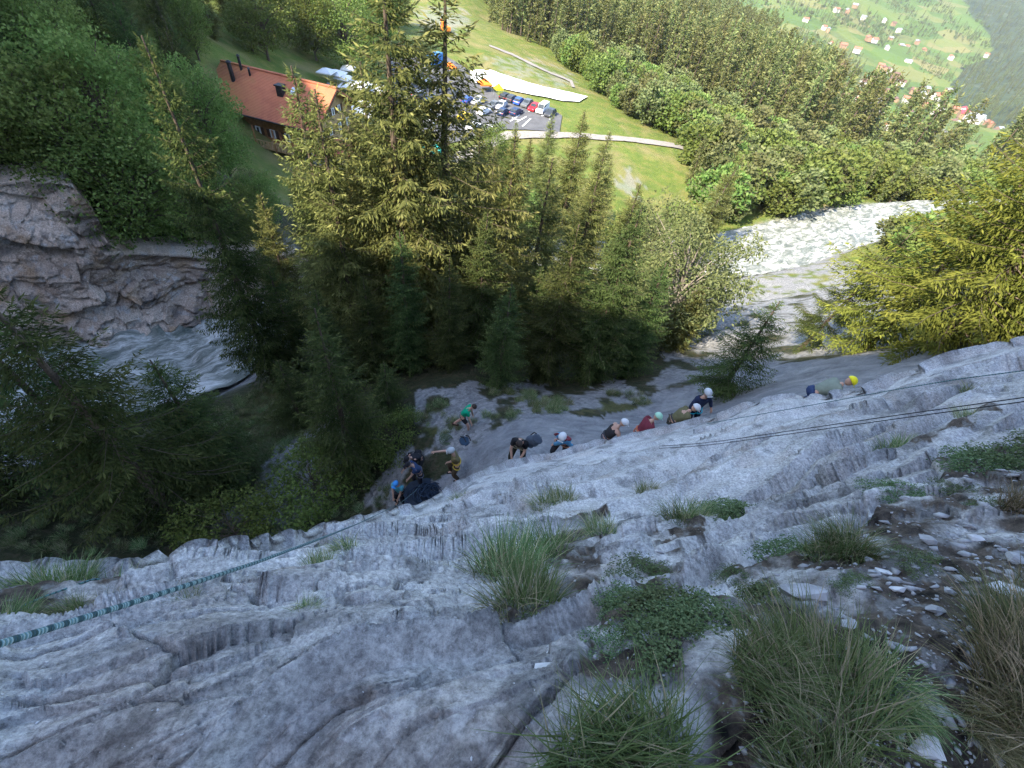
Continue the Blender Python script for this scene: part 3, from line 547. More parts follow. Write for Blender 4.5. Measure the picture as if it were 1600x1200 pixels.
# central spruces between the gorge and the chalet
put('spruce_tree', SP_MID[0], 545, 552, 92, 'sunlit spruce whose pointed top stands in front of the red chalet roof', wide=1.0)
put('spruce_tree', SP_MID[1], 592, 545, 195, 'slender spruce with visible trunk just right of the one before the chalet roof', wide=1.0)
put('spruce_tree', SP_MID[2], 640, 552, -110, 'tallest broad spruce left of the car park, its top near the upper edge', wide=1.05)
put('spruce_tree', SP_MID[3], 692, 540, -15, 'tall spruce with long bare trunk in front of the parked cars', wide=1.45)
put('spruce_tree', SP_MID[0], 655, 500, 130, 'spruce half hidden behind the tallest broad spruce', wide=1.1)
put('spruce_tree', SP_MID[2], 735, 480, 200, 'dense spruce right of the bare trunked spruce, below the car park', wide=1.0)
put('spruce_tree', SP_MID[2], 838, 340, 178, 'small pointed spruce standing before the lower rim of the car park', wide=1.0)
put('spruce_tree', SP_MID[0], 905, 400, 205, 'spruce at the left edge of the bright meadow slope', wide=1.15)
put('spruce_tree', SP_MID[2], 872, 380, 175, 'broad spruce beside the small pointed spruce', wide=1.0)
put('spruce_tree', SP_MID[1], 760, 400, 230, 'thin spruce between the dense spruce and the small pointed one', wide=1.0)
put('spruce_tree', SP_MSHADE[0], 850, 588, 345, 'dark shaded spruce in the middle of the near row', wide=1.25)
put('spruce_tree', SP_MSHADE[1], 915, 590, 322, 'dark shaded spruce with bare crooked tip right of the near row', wide=1.05)
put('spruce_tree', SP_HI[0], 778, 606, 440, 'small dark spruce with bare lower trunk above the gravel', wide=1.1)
put('spruce_tree', SP_MSHADE[0], 970, 585, 410, 'shaded spruce at the right end of the near row', wide=1.2)
put('spruce_tree', SP_MSHADE[1], 745, 560, 330, 'shaded spruce behind the small one with bare trunk', wide=1.1)
put('spruce_tree', SP_MSHADE[0], 640, 580, 360, 'dark narrow spruce in front of the tall spruce trunks', wide=1.0)
put('willow_tree', BL_SIL[0], 1030, 530, 320, 'silvery green tree right of the dark near row', wide=1.0)
put('willow_tree', BL_SIL[1], 1048, 520, 385, 'silvery green tree nearest to the white river bend', wide=1.1)
put('willow_tree', BL_SIL[1], 985, 500, 315, 'silvery green tree half hidden behind dark spruce tips', wide=1.0)
put('spruce_tree', SP_MID[1], 1070, 405, 235, 'thin leaning spruce with pale stem at the meadow edge', lean=(0, .1))
put('spruce_tree', SP_MID[2], 1090, 390, 270, 'brownish spruce on the bank just left of the river', wide=1.2)
put('spruce_tree', SP_HI[1], 1122, 618, 468, 'small dark spruce leaning right beside the lower rock slab', lean=(0, .05), wide=1.6)
for k, (bx, by, ty, pr, wd_, lb) in enumerate([(470, 520, 300, SP_MID[2], 1.0, 'bushy spruce at the river bend left of the chalet spruce'), (510, 470, 260, SP_MID[0], 1.1, 'sunlit spruce between the chalet spruce and the river bend'), (560, 450, 270, SP_MID[2], 1.0, 'sunlit spruce filling the gap behind the slender spruce'), (620, 470, 230, SP_MID[0], 1.1, 'sunlit spruce behind the tallest broad spruce base'),
    (690, 470, 250, SP_MID[2], 1.0, 'broad spruce behind the bare trunked spruce'), (790, 480, 260, SP_MID[0], 1.1, 'sunlit spruce behind the left part of the dark near row'), (840, 460, 290, SP_MID[2], 1.0, 'sunlit spruce behind the middle of the dark near row'), (890, 470, 270, SP_MID[1], 1.2, 'slim sunlit spruce behind the dark near row, below the meadow'), (940, 470, 320, SP_MID[2], 1.0, 'sunlit spruce below the bright meadow slope'), (800, 390, 290, BL_MID[0], 1.0, 'green leafy tree below the small pointed spruce'),
    (1010, 470, 365, BL_SIL[0], 1.3, 'pale bushy tree left of the river, lower one'), (1040, 440, 350, SP_MID[2], 1.0, 'short spruce left of the river among pale trees'), (960, 420, 335, BL_MID[1], 1.0, 'green leafy tree at the foot of the meadow'), (1005, 400, 335, BL_SIL[0], 1.0, 'small pale tree at the foot of the meadow'), (440, 470, 330, SP_MID[0], 1.0, 'spruce left of the river bend below the lawn'), (420, 360, 270, BL_MID[1], 1.0, 'leafy tree below the sunlit chalet lawn'), (480, 350, 262, SP_MID[2], 1.0, 'small spruce below the chalet annex'), (560, 330, 240, SP_MID[0], 1.0, 'small spruce right of the chalet annex'), (620, 320, 140, SP_MID[2], 1.0, 'tall spruce left below the teal tents'), (700, 310, 200, SP_MID[0], 1.2, 'spruce right below the teal tents'), (770, 310, 225, SP_MID[2], 1.0, 'small spruce below the pale road'), (660, 350, 260, SP_MID[0], 1.0, 'small spruce on the far bank behind the tall spruces'), (725, 300, 205, SP_MID[1], 1.3, 'spruce on the slope below the yellow car'),
    (820, 560, 420, SP_MSHADE[1], 1.2, 'shaded spruce filling the middle of the near row'), (880, 545, 400, SP_MSHADE[0], 1.3, 'shaded spruce behind the crooked tipped one'), (700, 575, 400, SP_MSHADE[0], 1.0, 'shaded spruce below the bare trunked spruce'), (590, 590, 430, SP_MSHADE[1], 1.0, 'shaded spruce below the slender spruce'), (530, 610, 450, SP_MSHADE[0], 1.1, 'shaded spruce on the bank left of the near row'), (795, 300, 188, SP_MID[1], 1.2, 'slim spruce left of the small pointed one, before the road'), (765, 285, 196, BL_MID[1], 1.0, 'green leafy tree before the lower car park corner'), (815, 330, 215, SP_MID[0], 1.1, 'spruce in front of the small pointed one'), (925, 370, 250, SP_MID[1], 1.2, 'slim spruce at the lower left of the bright meadow'), (770, 548, 205, SP_MID[0], 1.1, 'tall spruce right of the bare trunked one, half in shade'), (815, 530, 240, SP_MID[1], 1.2, 'slim tall spruce behind the small one with bare trunk'), (875, 520, 255, SP_MID[2], 1.0, 'tall spruce rising behind the dark near row'), (565, 560, 140, SP_MID[1], 1.15, 'tall slim spruce between the chalet spruce and the tallest one'), (610, 535, 90, SP_MID[3], 1.1, 'tall spruce with bare lower trunk left of the tallest one'), (930, 510, 285, SP_MID[0], 1.1, 'tall spruce behind the right end of the near row'), (1050, 545, 440, SP_MID[2], 1.2, 'half sunlit spruce at the right end of the trees')]):
    put('spruce_tree' if pr in SP_MID + SP_MSHADE else 'leafy_tree', pr, bx, by, ty, lb, wide=wd_)
# left side of the gorge
put('spruce_tree', SP_MSHADE[0], 432, 602, 45, 'tall dark spruce with bare trunk on the near river bank', wide=.75, hmax=34)
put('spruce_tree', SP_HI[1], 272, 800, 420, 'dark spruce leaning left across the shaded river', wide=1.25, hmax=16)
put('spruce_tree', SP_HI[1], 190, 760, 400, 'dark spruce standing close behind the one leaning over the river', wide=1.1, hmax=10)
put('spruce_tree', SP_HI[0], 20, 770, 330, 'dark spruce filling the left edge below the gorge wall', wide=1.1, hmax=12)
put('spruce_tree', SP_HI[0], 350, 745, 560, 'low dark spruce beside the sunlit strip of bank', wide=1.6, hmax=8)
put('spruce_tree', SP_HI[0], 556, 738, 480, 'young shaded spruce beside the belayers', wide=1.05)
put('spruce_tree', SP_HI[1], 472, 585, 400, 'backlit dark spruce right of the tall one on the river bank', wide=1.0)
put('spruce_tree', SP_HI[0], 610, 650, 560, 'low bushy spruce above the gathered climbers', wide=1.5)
put('spruce_tree', SP_HI[1], 470, 660, 560, 'stunted spruce on the grassy bank below the river bend', wide=1.5)
put('hazel_shrub', SHRUB[0], 375, 846, 745, 'leafy green shrub just above the grey slab edge', cat='shrub', wide=1.0, hmax=2.4)
put('hazel_shrub', SHRUB[0], 610, 700, 662, 'leafy shrub on the bank left of the gravel', cat='shrub', wide=1.1)
put('hazel_shrub', SHRUB[0], 500, 770, 725, 'low shrub between the slab edge and the young spruce', cat='shrub', wide=1.3)
# right hand trees beyond the slab
put('spruce_tree', SP_RT, 1352, 545, -120, 'sunlit yellow green conifer leaning right over the rocks', lean=(0, .08), wide=1.1, hmax=8)
put('spruce_tree', SP_RT, 1450, 545, -250, 'broad sunlit conifer at the right edge behind the slab crest', wide=1.15, hmax=8.5)
put('spruce_tree', SP_RT, 1600, 520, -200, 'dense conifer cut off by the right edge of the view', wide=1.2, hmax=8)
put('spruce_tree', SP_HI[1], 1250, 545, 330, 'thin conifer with drooping twigs over the sunlit rocks', lean=(0, .1), wide=.9)
# slope above the gorge wall and around the chalet
K = 0
for bx, by, ty, pr, wd_, lb in [
    (60, 292, 60, BL_MID[0], 1.0, 'broadleaf tree on the left rim of the gorge wall'), (170, 340, 90, BL_MID[1], 1.1, 'broadleaf tree above the stepped corner of the gorge wall'), (240, 395, 190, BL_MID[0], 1.1, 'bushy tree overhanging the gorge wall near its right end'),
    (320, 400, 230, BL_MID[1], 1.1, 'bushy tree at the right end of the gorge wall'), (375, 395, 285, BL_MID[0], 1.2, 'low bushy tree between gorge wall and sunlit lawn'), (10, 240, 10, SP_MSHADE[1], 1.0, 'dark spruce at the far left edge above the gorge'),
    (110, 220, -20, BL_MID[1], 1.1, 'tall leafy tree left of the sunny clearing'), (200, 250, 70, BL_MID[0], 1.1, 'leafy tree in front of the small forest clearing'), (270, 290, 120, BL_MID[1], 1.1, 'leafy tree left of the chalet eave'), (300, 200, 30, SP_MSHADE[0], .9, 'dark spruce left of the chalet gable'),
    (40, 130, -120, SP_MSHADE[0], 1.0, 'dark spruce filling the upper left corner'), (150, 90, -150, SP_MSHADE[1], 1.0, 'dark spruce trunk left of the sunny clearing'), (225, 85, -120, SP_MID[1], 1.0, 'spruce trunk at the right of the sunny clearing'), (275, 75, -100, SP_MID[0], 1.0, 'spruce behind the left end of the chalet'), (335, 60, -60, SP_MID[2], 1.0, 'spruce above the left ridge end of the chalet'),
    (420, 95, -30, BL_MID[1], 1.3, 'pale green leafy tree behind the middle of the chalet roof'), (395, 80, -10, BL_MID[0], 1.1, 'leafy tree behind the left half of the chalet roof'), (545, 112, -25, BL_MID[0], 1.35, 'large bright green tree behind the parasols'), (495, 95, -20, BL_MID[1], 1.2, 'bright green tree behind the right half of the chalet roof'), (600, 70, -30, BL_MID[1], 1.2, 'green tree at the top of the terrace'),
    (395, 310, 262, BL_SIL[0], 1.3, 'pale shrub below the chalet balcony'), (355, 250, 185, BL_SIL[1], 1.2, 'pale flowering bush at the left foot of the chalet'), (-60, 330, 150, BL_MID[0], 1.1, 'leafy tree just outside the left rim of the wall')]:
    put('leafy_tree' if pr in BL_MID + BL_SIL else 'spruce_tree', pr, bx, by, ty, lb, wide=wd_, hmax=26)

# ------------------------------------------------------------------ the forest beyond the meadow
FOREST_PX = [(735, -60), (770, 42), (850, 75), (930, 118), (985, 188), (1070, 226), (1120, 250), (1300, 310), (1500, 290), (1760, 345), (1760, 315), (1600, 291), (1420, 269), (1335, 247), (1285, 203), (1235, 131), (1190, 51), (1150, -60)]
LIGHT_PX = [(860, 85), (985, 188), (1070, 226), (1075, 300), (1080, 395), (1230, 352), (1300, 332), (1420, 335), (1700, 360), (1700, 308), (1420, 284), (1230, 250), (1100, 190), (960, 115)]
def scatter(poly_px, spacing, rmin, rmax, sd, azr=(-45, 50), margin=0):
    rg = np.random.default_rng(sd); out = []
    lx, hx = rmax * math.sin(R(azr[0])), rmax * math.sin(R(azr[1])); xs = np.arange(lx, hx, spacing); ys = np.arange(rmin * .6, rmax, spacing)
    X, Y = np.meshgrid(xs, ys); X = (X + rg.uniform(-.42, .42, X.shape) * spacing).ravel(); Y = (Y + rg.uniform(-.42, .42, Y.shape) * spacing).ravel()
    r = np.hypot(X, Y); k = (r > rmin) & (r < rmax); X, Y = X[k], Y[k]; Z = ground_z(X, Y); P = np.stack([X, Y, Z], -1); p = to_px(P); ok = (p[:, 2] > 1) & in_poly(p[:, :2], poly_px); return P[ok]
FP = scatter(FOREST_PX, 5.0, 130, 640, 3); pf = to_px(FP); li = in_poly(pf[:, :2], LIGHT_PX)
LP = scatter(LIGHT_PX, 4.6, 85, 420, 4); pl_ = to_px(LP)
dr_, _ = poly_dist(LP[:, :2], RIVER); LP = LP[dr_ > 8.0]
con = FP[~li]; con = con[np.argsort(np.hypot(con[:, 0], con[:, 1]))]; LP = LP[np.argsort(np.hypot(LP[:, 0], LP[:, 1]))]
def stuff_instances(name, P, hmin, hmax, protos, label, sd, wide=1.0):
    """the rest of a wood as one object: one low tree per point, placed by geometry nodes"""
    rg = np.random.default_rng(sd); me = bpy.data.meshes.new(name); me.vertices.add(len(P)); me.vertices.foreach_set('co', np.ascontiguousarray(P, np.float32).ravel())
    for an, tp2, val in (('size', 'FLOAT', rg.uniform(hmin, hmax, len(P))), ('turn', 'FLOAT', rg.uniform(0, 6.28, len(P)))):
        a = me.attributes.new(an, tp2, 'POINT'); a.data.foreach_set('value', val.astype(np.float32))
    o = link(name, me, None, None, kind='stuff', label=label); ng = bpy.data.node_groups.new(name, 'GeometryNodeTree'); ng.interface.new_socket('Geometry', in_out='INPUT', socket_type='NodeSocketGeometry'); ng.interface.new_socket('Geometry', in_out='OUTPUT', socket_type='NodeSocketGeometry')
    N = ng.nodes.new; gi = N('NodeGroupInput'); go = N('NodeGroupOutput'); iop = N('GeometryNodeInstanceOnPoints'); c2 = N('GeometryNodeCollectionInfo') ; 
    cl = bpy.data.collections.new(name + '_kinds')
    for tm, cm, H0 in protos:
        j = bpy.data.objects.new('tree_kind', cm); cl.objects.link(j); j.scale = (1, 1, 1)
    c2.inputs['Collection'].default_value = cl; c2.inputs['Separate Children'].default_value = True; iop.inputs['Pick Instance'].default_value = True
    a1 = N('GeometryNodeInputNamedAttribute'); a1.data_type = 'FLOAT'; a1.inputs[0].default_value = 'size'; a2 = N('GeometryNodeInputNamedAttribute'); a2.data_type = 'FLOAT'; a2.inputs[0].default_value = 'turn'
    cx = N('ShaderNodeCombineXYZ'); ng.links.new(a2.outputs[0], cx.inputs[2]); L = ng.links.new
    L(gi.outputs[0], iop.inputs['Points']); L(c2.outputs[0], iop.inputs['Instance']); L(cx.outputs[0], iop.inputs['Rotation']); L(a1.outputs[0], iop.inputs['Scale']); L(iop.outputs[0], go.inputs[0])
    md = o.modifiers.new('trees', 'NODES'); md.node_group = ng; return o
W1 = scatter([(-150, -40), (320, -60), (325, 90), (318, 150), (325, 215), (385, 300), (300, 390), (180, 330), (130, 270), (-150, 260)], 5.0, 32, 135, 21, (-75, -10)); W1 = W1[rng.permutation(len(W1))]
pw = to_px(W1); W1 = W1[~in_poly(pw[:, :2], [(140, 18), (225, 22), (240, 55), (150, 50)])]
for k, p in enumerate(W1[:110]):
    con_ = rng.random() < .6; tree('spruce_tree' if con_ else 'leafy_tree', SP_MSHADE[k % 2] if con_ else BL_MID[k % 2], p, rng.uniform(9, 15) if con_ else rng.uniform(6, 10), ('shaded spruce' if con_ else 'shaded leafy tree') + depth_word(p, [45, 62, 85], [' just above', ' a little above', ' well above', ' far above']) + ' the gorge wall, ' + where(p, [0, 80, 160, 240], ['cut by the left edge', 'near the left edge', 'above the wall corner', 'towards the chalet', 'beside the chalet']), group='trees of the wood above the gorge wall')
W2 = scatter([(330, -80), (660, -80), (650, 20), (610, 70), (560, 92), (480, 88), (400, 82), (350, 70)], 7.0, 80, 300, 22, (-50, 0))
for k, p in enumerate(W2[:70]): tree('leafy_tree' if k % 3 else 'spruce_tree', BL_MID[k % 2] if k % 3 else SP_MID[k % 4], p, rng.uniform(8, 13) if k % 3 else rng.uniform(12, 18), ('sunlit leafy tree ' if k % 3 else 'sunlit spruce ') + depth_word(p, [120, 160, 210], ['close', 'a little way', 'well', 'far']) + ' behind the ' + where(p, [400, 480, 560], ['left ridge end of the chalet', 'middle of the chalet', 'right end of the chalet', 'terrace']), group='grove behind the chalet')
W3 = scatter([(1330, 350), (1720, 345), (1720, 450), (1560, 450), (1440, 430), (1370, 395)], 4.2, 40, 140, 23, (20, 60))
for k, p in enumerate(W3[:60]): tree('alder_tree', BL_FAR[k % 2], p, rng.uniform(5, 8), 'low green tree ' + depth_word(p, [70, 90, 110], ['nearest', 'second rank', 'third rank', 'last rank']) + ' behind the ' + where(p, [1420, 1520, 1600], ['leaning', 'broad', 'rightmost', 'cut off']) + ' conifer at the right', group='low trees behind the right hand conifers', wide=1.2)
NI = 250
for k, p in enumerate(con[:NI]):
    tree('spruce_tree', SP_FAR[k % 3], p, rng.uniform(15, 27), 'slim spruce ' + depth_word(p, [150, 175, 195, 210, 225, 240], ['at the very front', 'in the first rank', 'in the second rank', 'in the third rank', 'in the fourth rank', 'in the fifth rank', 'in the last rank']) + ' of the wood ' + where(p, [780, 830, 880, 930, 980, 1040, 1100, 1180, 1260, 1340, 1440], ['behind the excavator', 'left above the meadow path', 'above the middle of the path', 'above the path end', 'above the white sheet end', 'above the road', 'above the road end', 'right of the road end', 'above the thicket', 'above the river reach', 'below the village', 'near the right edge']), group='spruces at the edge of the far wood', wide=rng.uniform(.85, 1.1))
stuff_instances('spruce_forest', con[NI:], .65, 1.12, SP_FAR, 'dense spruce forest covering the slope beyond the meadow', 5)
for k, p in enumerate(LP[:NI]):
    tree('alder_tree', BL_FAR[k % 2] if k % 5 else SP_FAR[0], p, rng.uniform(6, 11), 'bushy light green tree ' + depth_word(p, [105, 125, 150], ['on the bank', 'close behind the bank', 'mid thicket', 'at the back of the thicket']) + ', ' + where(p, [1000, 1100, 1200, 1300, 1420], ['beside the meadow edge', 'right of the road end', 'above the river bend', 'above the broad river', 'above the upper river reach', 'near the right hand conifers']), group='bushy trees along the far river bank', wide=rng.uniform(.9, 1.25))
stuff_instances('riverside_thicket', LP[NI:], .7, 1.25, BL_FAR, 'light green broadleaf thicket along the river flats', 6)
LOG.append(('forest', len(con), len(LP)))
# ------------------------------------------------------------------ far valley side
HD = np.array([(1340, 235, 620), (1600, 262, 700), (1240, 110, 950), (1180, 0, 1450), (1300, 0, 1550), (1345, 165, 850), (1400, 20, 1700), (1450, 120, 1250), (1550, 200, 950), (1300, -120, 2500), (1500, -110, 2400), (1080, -60, 1700), (1100, 260, 700),
               (1500, 110, 1350), (1600, 228, 800), (1600, 100, 1450), (1600, 0, 1900), (1800, 200, 900), (1800, 0, 1700), (1900, -150, 2000), (1520, 20, 1800), (1900, 300, 700)], float)
_H = tps(HD[:, :2] / 300, np.log(HD[:, 2]), .003)
def far_at(px, py): px = np.atleast_1d(np.asarray(px, float)); py = np.atleast_1d(np.asarray(py, float)); return at_depth(px, py, np.exp(_H(np.stack([px, py], -1) / 300)))
hx = np.linspace(1090, 1900, 260); hy = np.linspace(-110, 275, 190); HX, HY = np.meshgrid(hx, hy); hp = far_at(HX.ravel(), HY.ravel())
hp[:, 2] += fbm(hp * .004, 4, 9) * 10
WOOD_PX = [(1503, -120), (1503, 0), (1521, 26), (1545, 34), (1549, 89), (1505, 113), (1480, 136), (1511, 171), (1574, 205), (1600, 228), (1620, 300), (1950, 300), (1950, -120)]
hq = np.stack([HX.ravel(), HY.ravel()], -1); wood = in_poly(hq + np.stack([fbm(hp * .006, 3, 2), fbm(hp * .006, 3, 4)], -1) * 9, WOOD_PX).astype(float)
def hill_material():
    b = NB('valley_side', .95); v = b.coord('Object'); at = b.n('Attribute', _attribute_name='mask'); sp = b.n('SeparateColor'); b.l(at.outputs[0], sp.inputs[0])
    vo = b.n('TexVoronoi', Scale=.012); b.l(v, vo.inputs['Vector']); sc_ = b.n('SeparateColor'); b.l(vo.outputs['Color'], sc_.inputs[0])
    c = b.ramp(sc_.outputs[0], [(.0, (.07, .115, .017)), (.45, (.09, .145, .02)), (.7, (.15, .165, .037)), (.85, (.21, .175, .065)), (1, (.075, .12, .016))])
    c = b.mix(b.math('MULTIPLY', b.noise(v, .03, 5), .5), c, (.07, .12, .025))
    f = b.ramp(b.noise(v, .02, 7, .7), [(.35, (.022, .035, .018)), (.6, (.05, .07, .03)), (.72, (.16, .16, .14))])
    return b.out(b.mix(sp.outputs[0], c, f), b.bump(b.noise(v, .06, 5), 6, .6))
link('hillside', np_mesh('hillside', hp, [grid_faces(190, 260)[:, ::-1]], True, {'mask': np.c_[wood, wood, wood, wood * 0 + 1]}), hill_material(), kind='structure', label='far valley side of bright meadows and woods')
# village houses: pixel, length, roof colour
VZ = [(440, 275, 12, 0), (515, 285, 14, 0), (600, 310, 14, 0), (670, 240, 15, 0), (705, 250, 13, 0), (740, 405, 11, 0), (790, 430, 12, 1), (830, 460, 12, 1), (860, 505, 14, 1), (810, 485, 12, 1), (640, 508, 14, 1), (700, 488, 14, 1), (668, 500, 12, 2), (520, 530, 12, 1), (490, 525, 10, 0), (820, 548, 13, 1), (890, 605, 12, 0), (940, 555, 14, 1), (985, 572, 20, 3), (1000, 545, 16, 3),
      (1080, 590, 20, 0), (630, 630, 22, 4), (700, 662, 26, 3), (732, 622, 13, 3), (480, 600, 11, 1), (540, 592, 12, 1), (620, 590, 11, 0), (830, 612, 10, 1), (1100, 652, 13, 1), (1180, 665, 12, 0), (1232, 668, 13, 4), (1240, 700, 20, 4), (1292, 722, 26, 3), (1380, 755, 14, 0), (1060, 695, 13, 1), (1150, 742, 11, 1), (1192, 740, 11, 1), (440, 665, 12, 3), (490, 670, 13, 3), (535, 685, 13, 0),
      (615, 722, 18, 0), (675, 745, 17, 3), (770, 770, 10, 0), (980, 778, 13, 0), (1050, 797, 15, 0), (1110, 815, 12, 3), (1180, 832, 14, 3), (305, 538, 10, 0), (355, 475, 10, 3), (310, 300, 11, 1), (295, 130, 11, 0), (430, 190, 10, 3), (405, 175, 9, 0), (520, 390, 11, 1), (780, 295, 12, 3), (860, 285, 12, 3), (895, 290, 10, 0), (1000, 310, 12, 0), (900, 382, 14, 3), (1140, 552, 11, 3),
      (1420, 802, 12, 1), (1440, 785, 10, 3), (1490, 825, 13, 3), (765, 420, 11, 1), (850, 190, 11, 3), (800, 240, 10, 3), (1160, 352, 12, 0), (590, 45, 14, 3), (480, 70, 13, 0), (545, 75, 12, 3), (1370, 338, 10, 0), (1575, 930, 12, 3), (765, 130, 12, 3), (820, 150, 11, 1), (640, 115, 12, 3), (960, 260, 11, 3), (870, 700, 11, 1), (1010, 640, 10, 0), (915, 690, 10, 1), (780, 560, 10, 1)]
M_VROOF = [plain('clay_roof', (.34, .13, .08), .85), plain('brown_roof', (.16, .09, .07), .85), plain('dark_roof', (.10, .09, .09), .8), plain('grey_roof', (.26, .27, .30), .6), plain('red_roof', (.45, .05, .07), .7)]
M_VWALL = [plain('white_render', (.55, .52, .47), .9, .08), plain('timber_wall', (.28, .17, .10), .9)]; M_GLASS = plain('window_glass', (.04, .05, .06), .15, .2)
def chalet_parts(L, W, h, rise):
    wall = MB(); x, y = L / 2, W / 2
    wall.add([(-x, -y, -3), (x, -y, -3), (x, y, -3), (-x, y, -3), (-x, -y, h), (x, -y, h), (x, y, h), (-x, y, h), (-x, 0, h + rise), (x, 0, h + rise)], [(0, 1, 5, 4), (2, 3, 7, 6), (1, 2, 6, 9, 5), (3, 0, 4, 8, 7), (3, 2, 1, 0)])
    o = .9; sl_ = rise / y; roof = MB(); t = .3
    for sg_ in (-1, 1):
        a = [(-x - o, 0, h + rise + .05), (x + o, 0, h + rise + .05), (x + o, sg_ * (y + o), h - o * sl_ + .05), (-x - o, sg_ * (y + o), h - o * sl_ + .05)]
        roof.add(a + [(p[0], p[1], p[2] + t) for p in a], [(0, 1, 2, 3), (7, 6, 5, 4), (0, 4, 5, 1), (1, 5, 6, 2), (2, 6, 7, 3), (3, 7, 4, 0)])
    return wall, roof
VN = ['reddish roofed', 'brown roofed', 'dark roofed', 'grey roofed', 'bright red roofed']
place_words = [(0, 'on the upper slope of the far valley side'), (350, 'in the middle of the far village'), (600, 'in the lower part of the far village'), (760, 'at the foot of the far village')]
for k, (zx, zy, L, rc_) in enumerate(VZ):
    px, py = 1180 + zx / 3.81, zy / 3.81; p = far_at(px, py)[0]; p[2] += 1.5; s = 1.15; yaw = rng.uniform(-.35, .35) + (0 if k % 3 else 1.3)
    w = [t for lim, t in place_words if zy >= lim][-1]; side = ['far left', 'left', 'left of centre', 'centre', 'right of centre', 'right', 'far right'][int(np.searchsorted([400, 550, 700, 850, 1000, 1200], zx))]
    special = {21: 'large house with bright red roof in the middle of the far village', 22: 'large grey roofed building just below the bright red roofed house', 31: 'large red roofed building at the right of the far village', 32: 'longest grey roofed hall at the right of the far village', 18: 'big grey roofed house above the village centre'}
    e = empty('village_house', p, yaw, label=special.get(k, f'small {VN[rc_]} house {w}, {side}'), category='house', group='houses of the far village'); e.scale = (s, s, s)
    wall, roof = chalet_parts(L, L * .72, 4.5 + L * .08, L * .2); wall.build('wall', M_VWALL[k % 2], e); roof.build('roof', M_VROOF[rc_], e)
    for j in range(max(2, int(L / 5))):
        xx = -L / 2 + L * (j + .5) / max(2, int(L / 5)); MB().box((xx, -L * .36 - .02, 2.6), (1.3, .12, 1.3)).build('window', M_GLASS, e)
# woods and hedges on the valley side
rg = np.random.default_rng(77); TX = rg.uniform(1150, 1700, 13000); TY = rg.uniform(-60, 262, 13000); u = (TX * .82 + TY * .57) / 60; v = (-TX * .57 + TY * .82) / 13
dn = fbm(np.stack([u, v, 0 * u], -1), 3, 5); inw = in_poly(np.stack([TX, TY], -1), WOOD_PX); keep = (dn > .08) & (~inw)
hv = np.array([(1180 + a / 3.81, b / 3.81) for a, b, _, _ in VZ]); dmin = np.min(np.hypot(TX[:, None] - hv[None, :, 0], TY[:, None] - hv[None, :, 1] + 1), 1); keep &= dmin > 6.5
far_t = far_at(TX[keep], TY[keep]); stuff_instances('valley_trees', far_t, .5, .95, SP_FAR + BL_FAR, 'tree rows and copses between the far meadows', 8)
TX = rg.uniform(1470, 1850, 5200); TY = rg.uniform(-60, 275, 5200); keep = in_poly(np.stack([TX, TY], -1) + rg.normal(0, 3, (5200, 2)), WOOD_PX)
stuff_instances('mountain_forest', far_at(TX[keep], TY[keep]), .6, 1.1, SP_FAR, 'hazy forest on the mountain at the far right', 9)

# ------------------------------------------------------------------ road, car park, paths, white sheet
def sheet(name, poly_px, mat, lift, n=60, **props):
    """flat sheet over the ground inside a pixel outline (taken to the ground plan first)"""
    pl = np.array([ground_hit(*p)[:2] for p in poly_px]); lo = pl.min(0) - .5; hi = pl.max(0) + .5; bm = bmesh.new(); vs = [bm.verts.new((x, y, 0)) for x, y in pl]; bm.faces.new(vs)
    step = max(.8, (hi - lo).max() / n)
    for ax in (0, 1):
        for c in np.arange(lo[ax], hi[ax], step):
            co = [0, 0, 0]; co[ax] = c; no = [0, 0, 0]; no[ax] = 1; bmesh.ops.bisect_plane(bm, geom=bm.verts[:] + bm.edges[:] + bm.faces[:], plane_co=co, plane_no=no)
    me = bpy.data.meshes.new(name); bm.to_mesh(me); bm.free(); co = np.empty(len(me.vertices) * 3); me.vertices.foreach_get('co', co); co = co.reshape(-1, 3); co[:, 2] = ground_z(co[:, 0], co[:, 1], True) + lift; me.vertices.foreach_set('co', co.ravel())
    me.update(); 
    if me.polygons and me.polygons[0].normal.z < 0: me.flip_normals()
    return link(name, me, mat, **props)
M_ASPH = plain('asphalt', (.11, .11, .115), .9, .2, .6); M_PATH = plain('gravel_path', (.27, .245, .22), .95, .2, 1.5); M_SHEET = plain('white_fleece', (.80, .80, .79), .9, .04, .3); M_WHITE = plain('white_paint', (.78, .78, .78), .7, .05)
sheet('car_park', [(610, 92), (690, 84), (735, 112), (778, 150), (850, 165), (878, 182), (874, 208), (790, 203), (700, 226), (625, 205)], M_ASPH, .22, kind='structure', label='asphalt car park in the valley')
sheet('road', [(690, 246), (790, 207), (900, 209), (985, 216), (1068, 230), (1068, 236), (985, 223), (900, 217), (793, 220), (700, 262)], M_PATH, .30, kind='structure', label='pale road below the car park')
sheet('path', [(765, 71), (800, 84), (852, 110), (894, 127), (898, 138), (893, 137), (890, 129), (850, 112), (798, 86.5), (764, 73)], M_PATH, .25, kind='structure', label='narrow path across the meadow')
sheet('ground_sheet', [(735, 112), (765, 111), (800, 123), (850, 138), (918, 153), (905, 161), (880, 160), (830, 150), (770, 138), (736, 130)], M_SHEET, .40, label='long white sheet spread on the ground beside the car park', category='ground sheet')
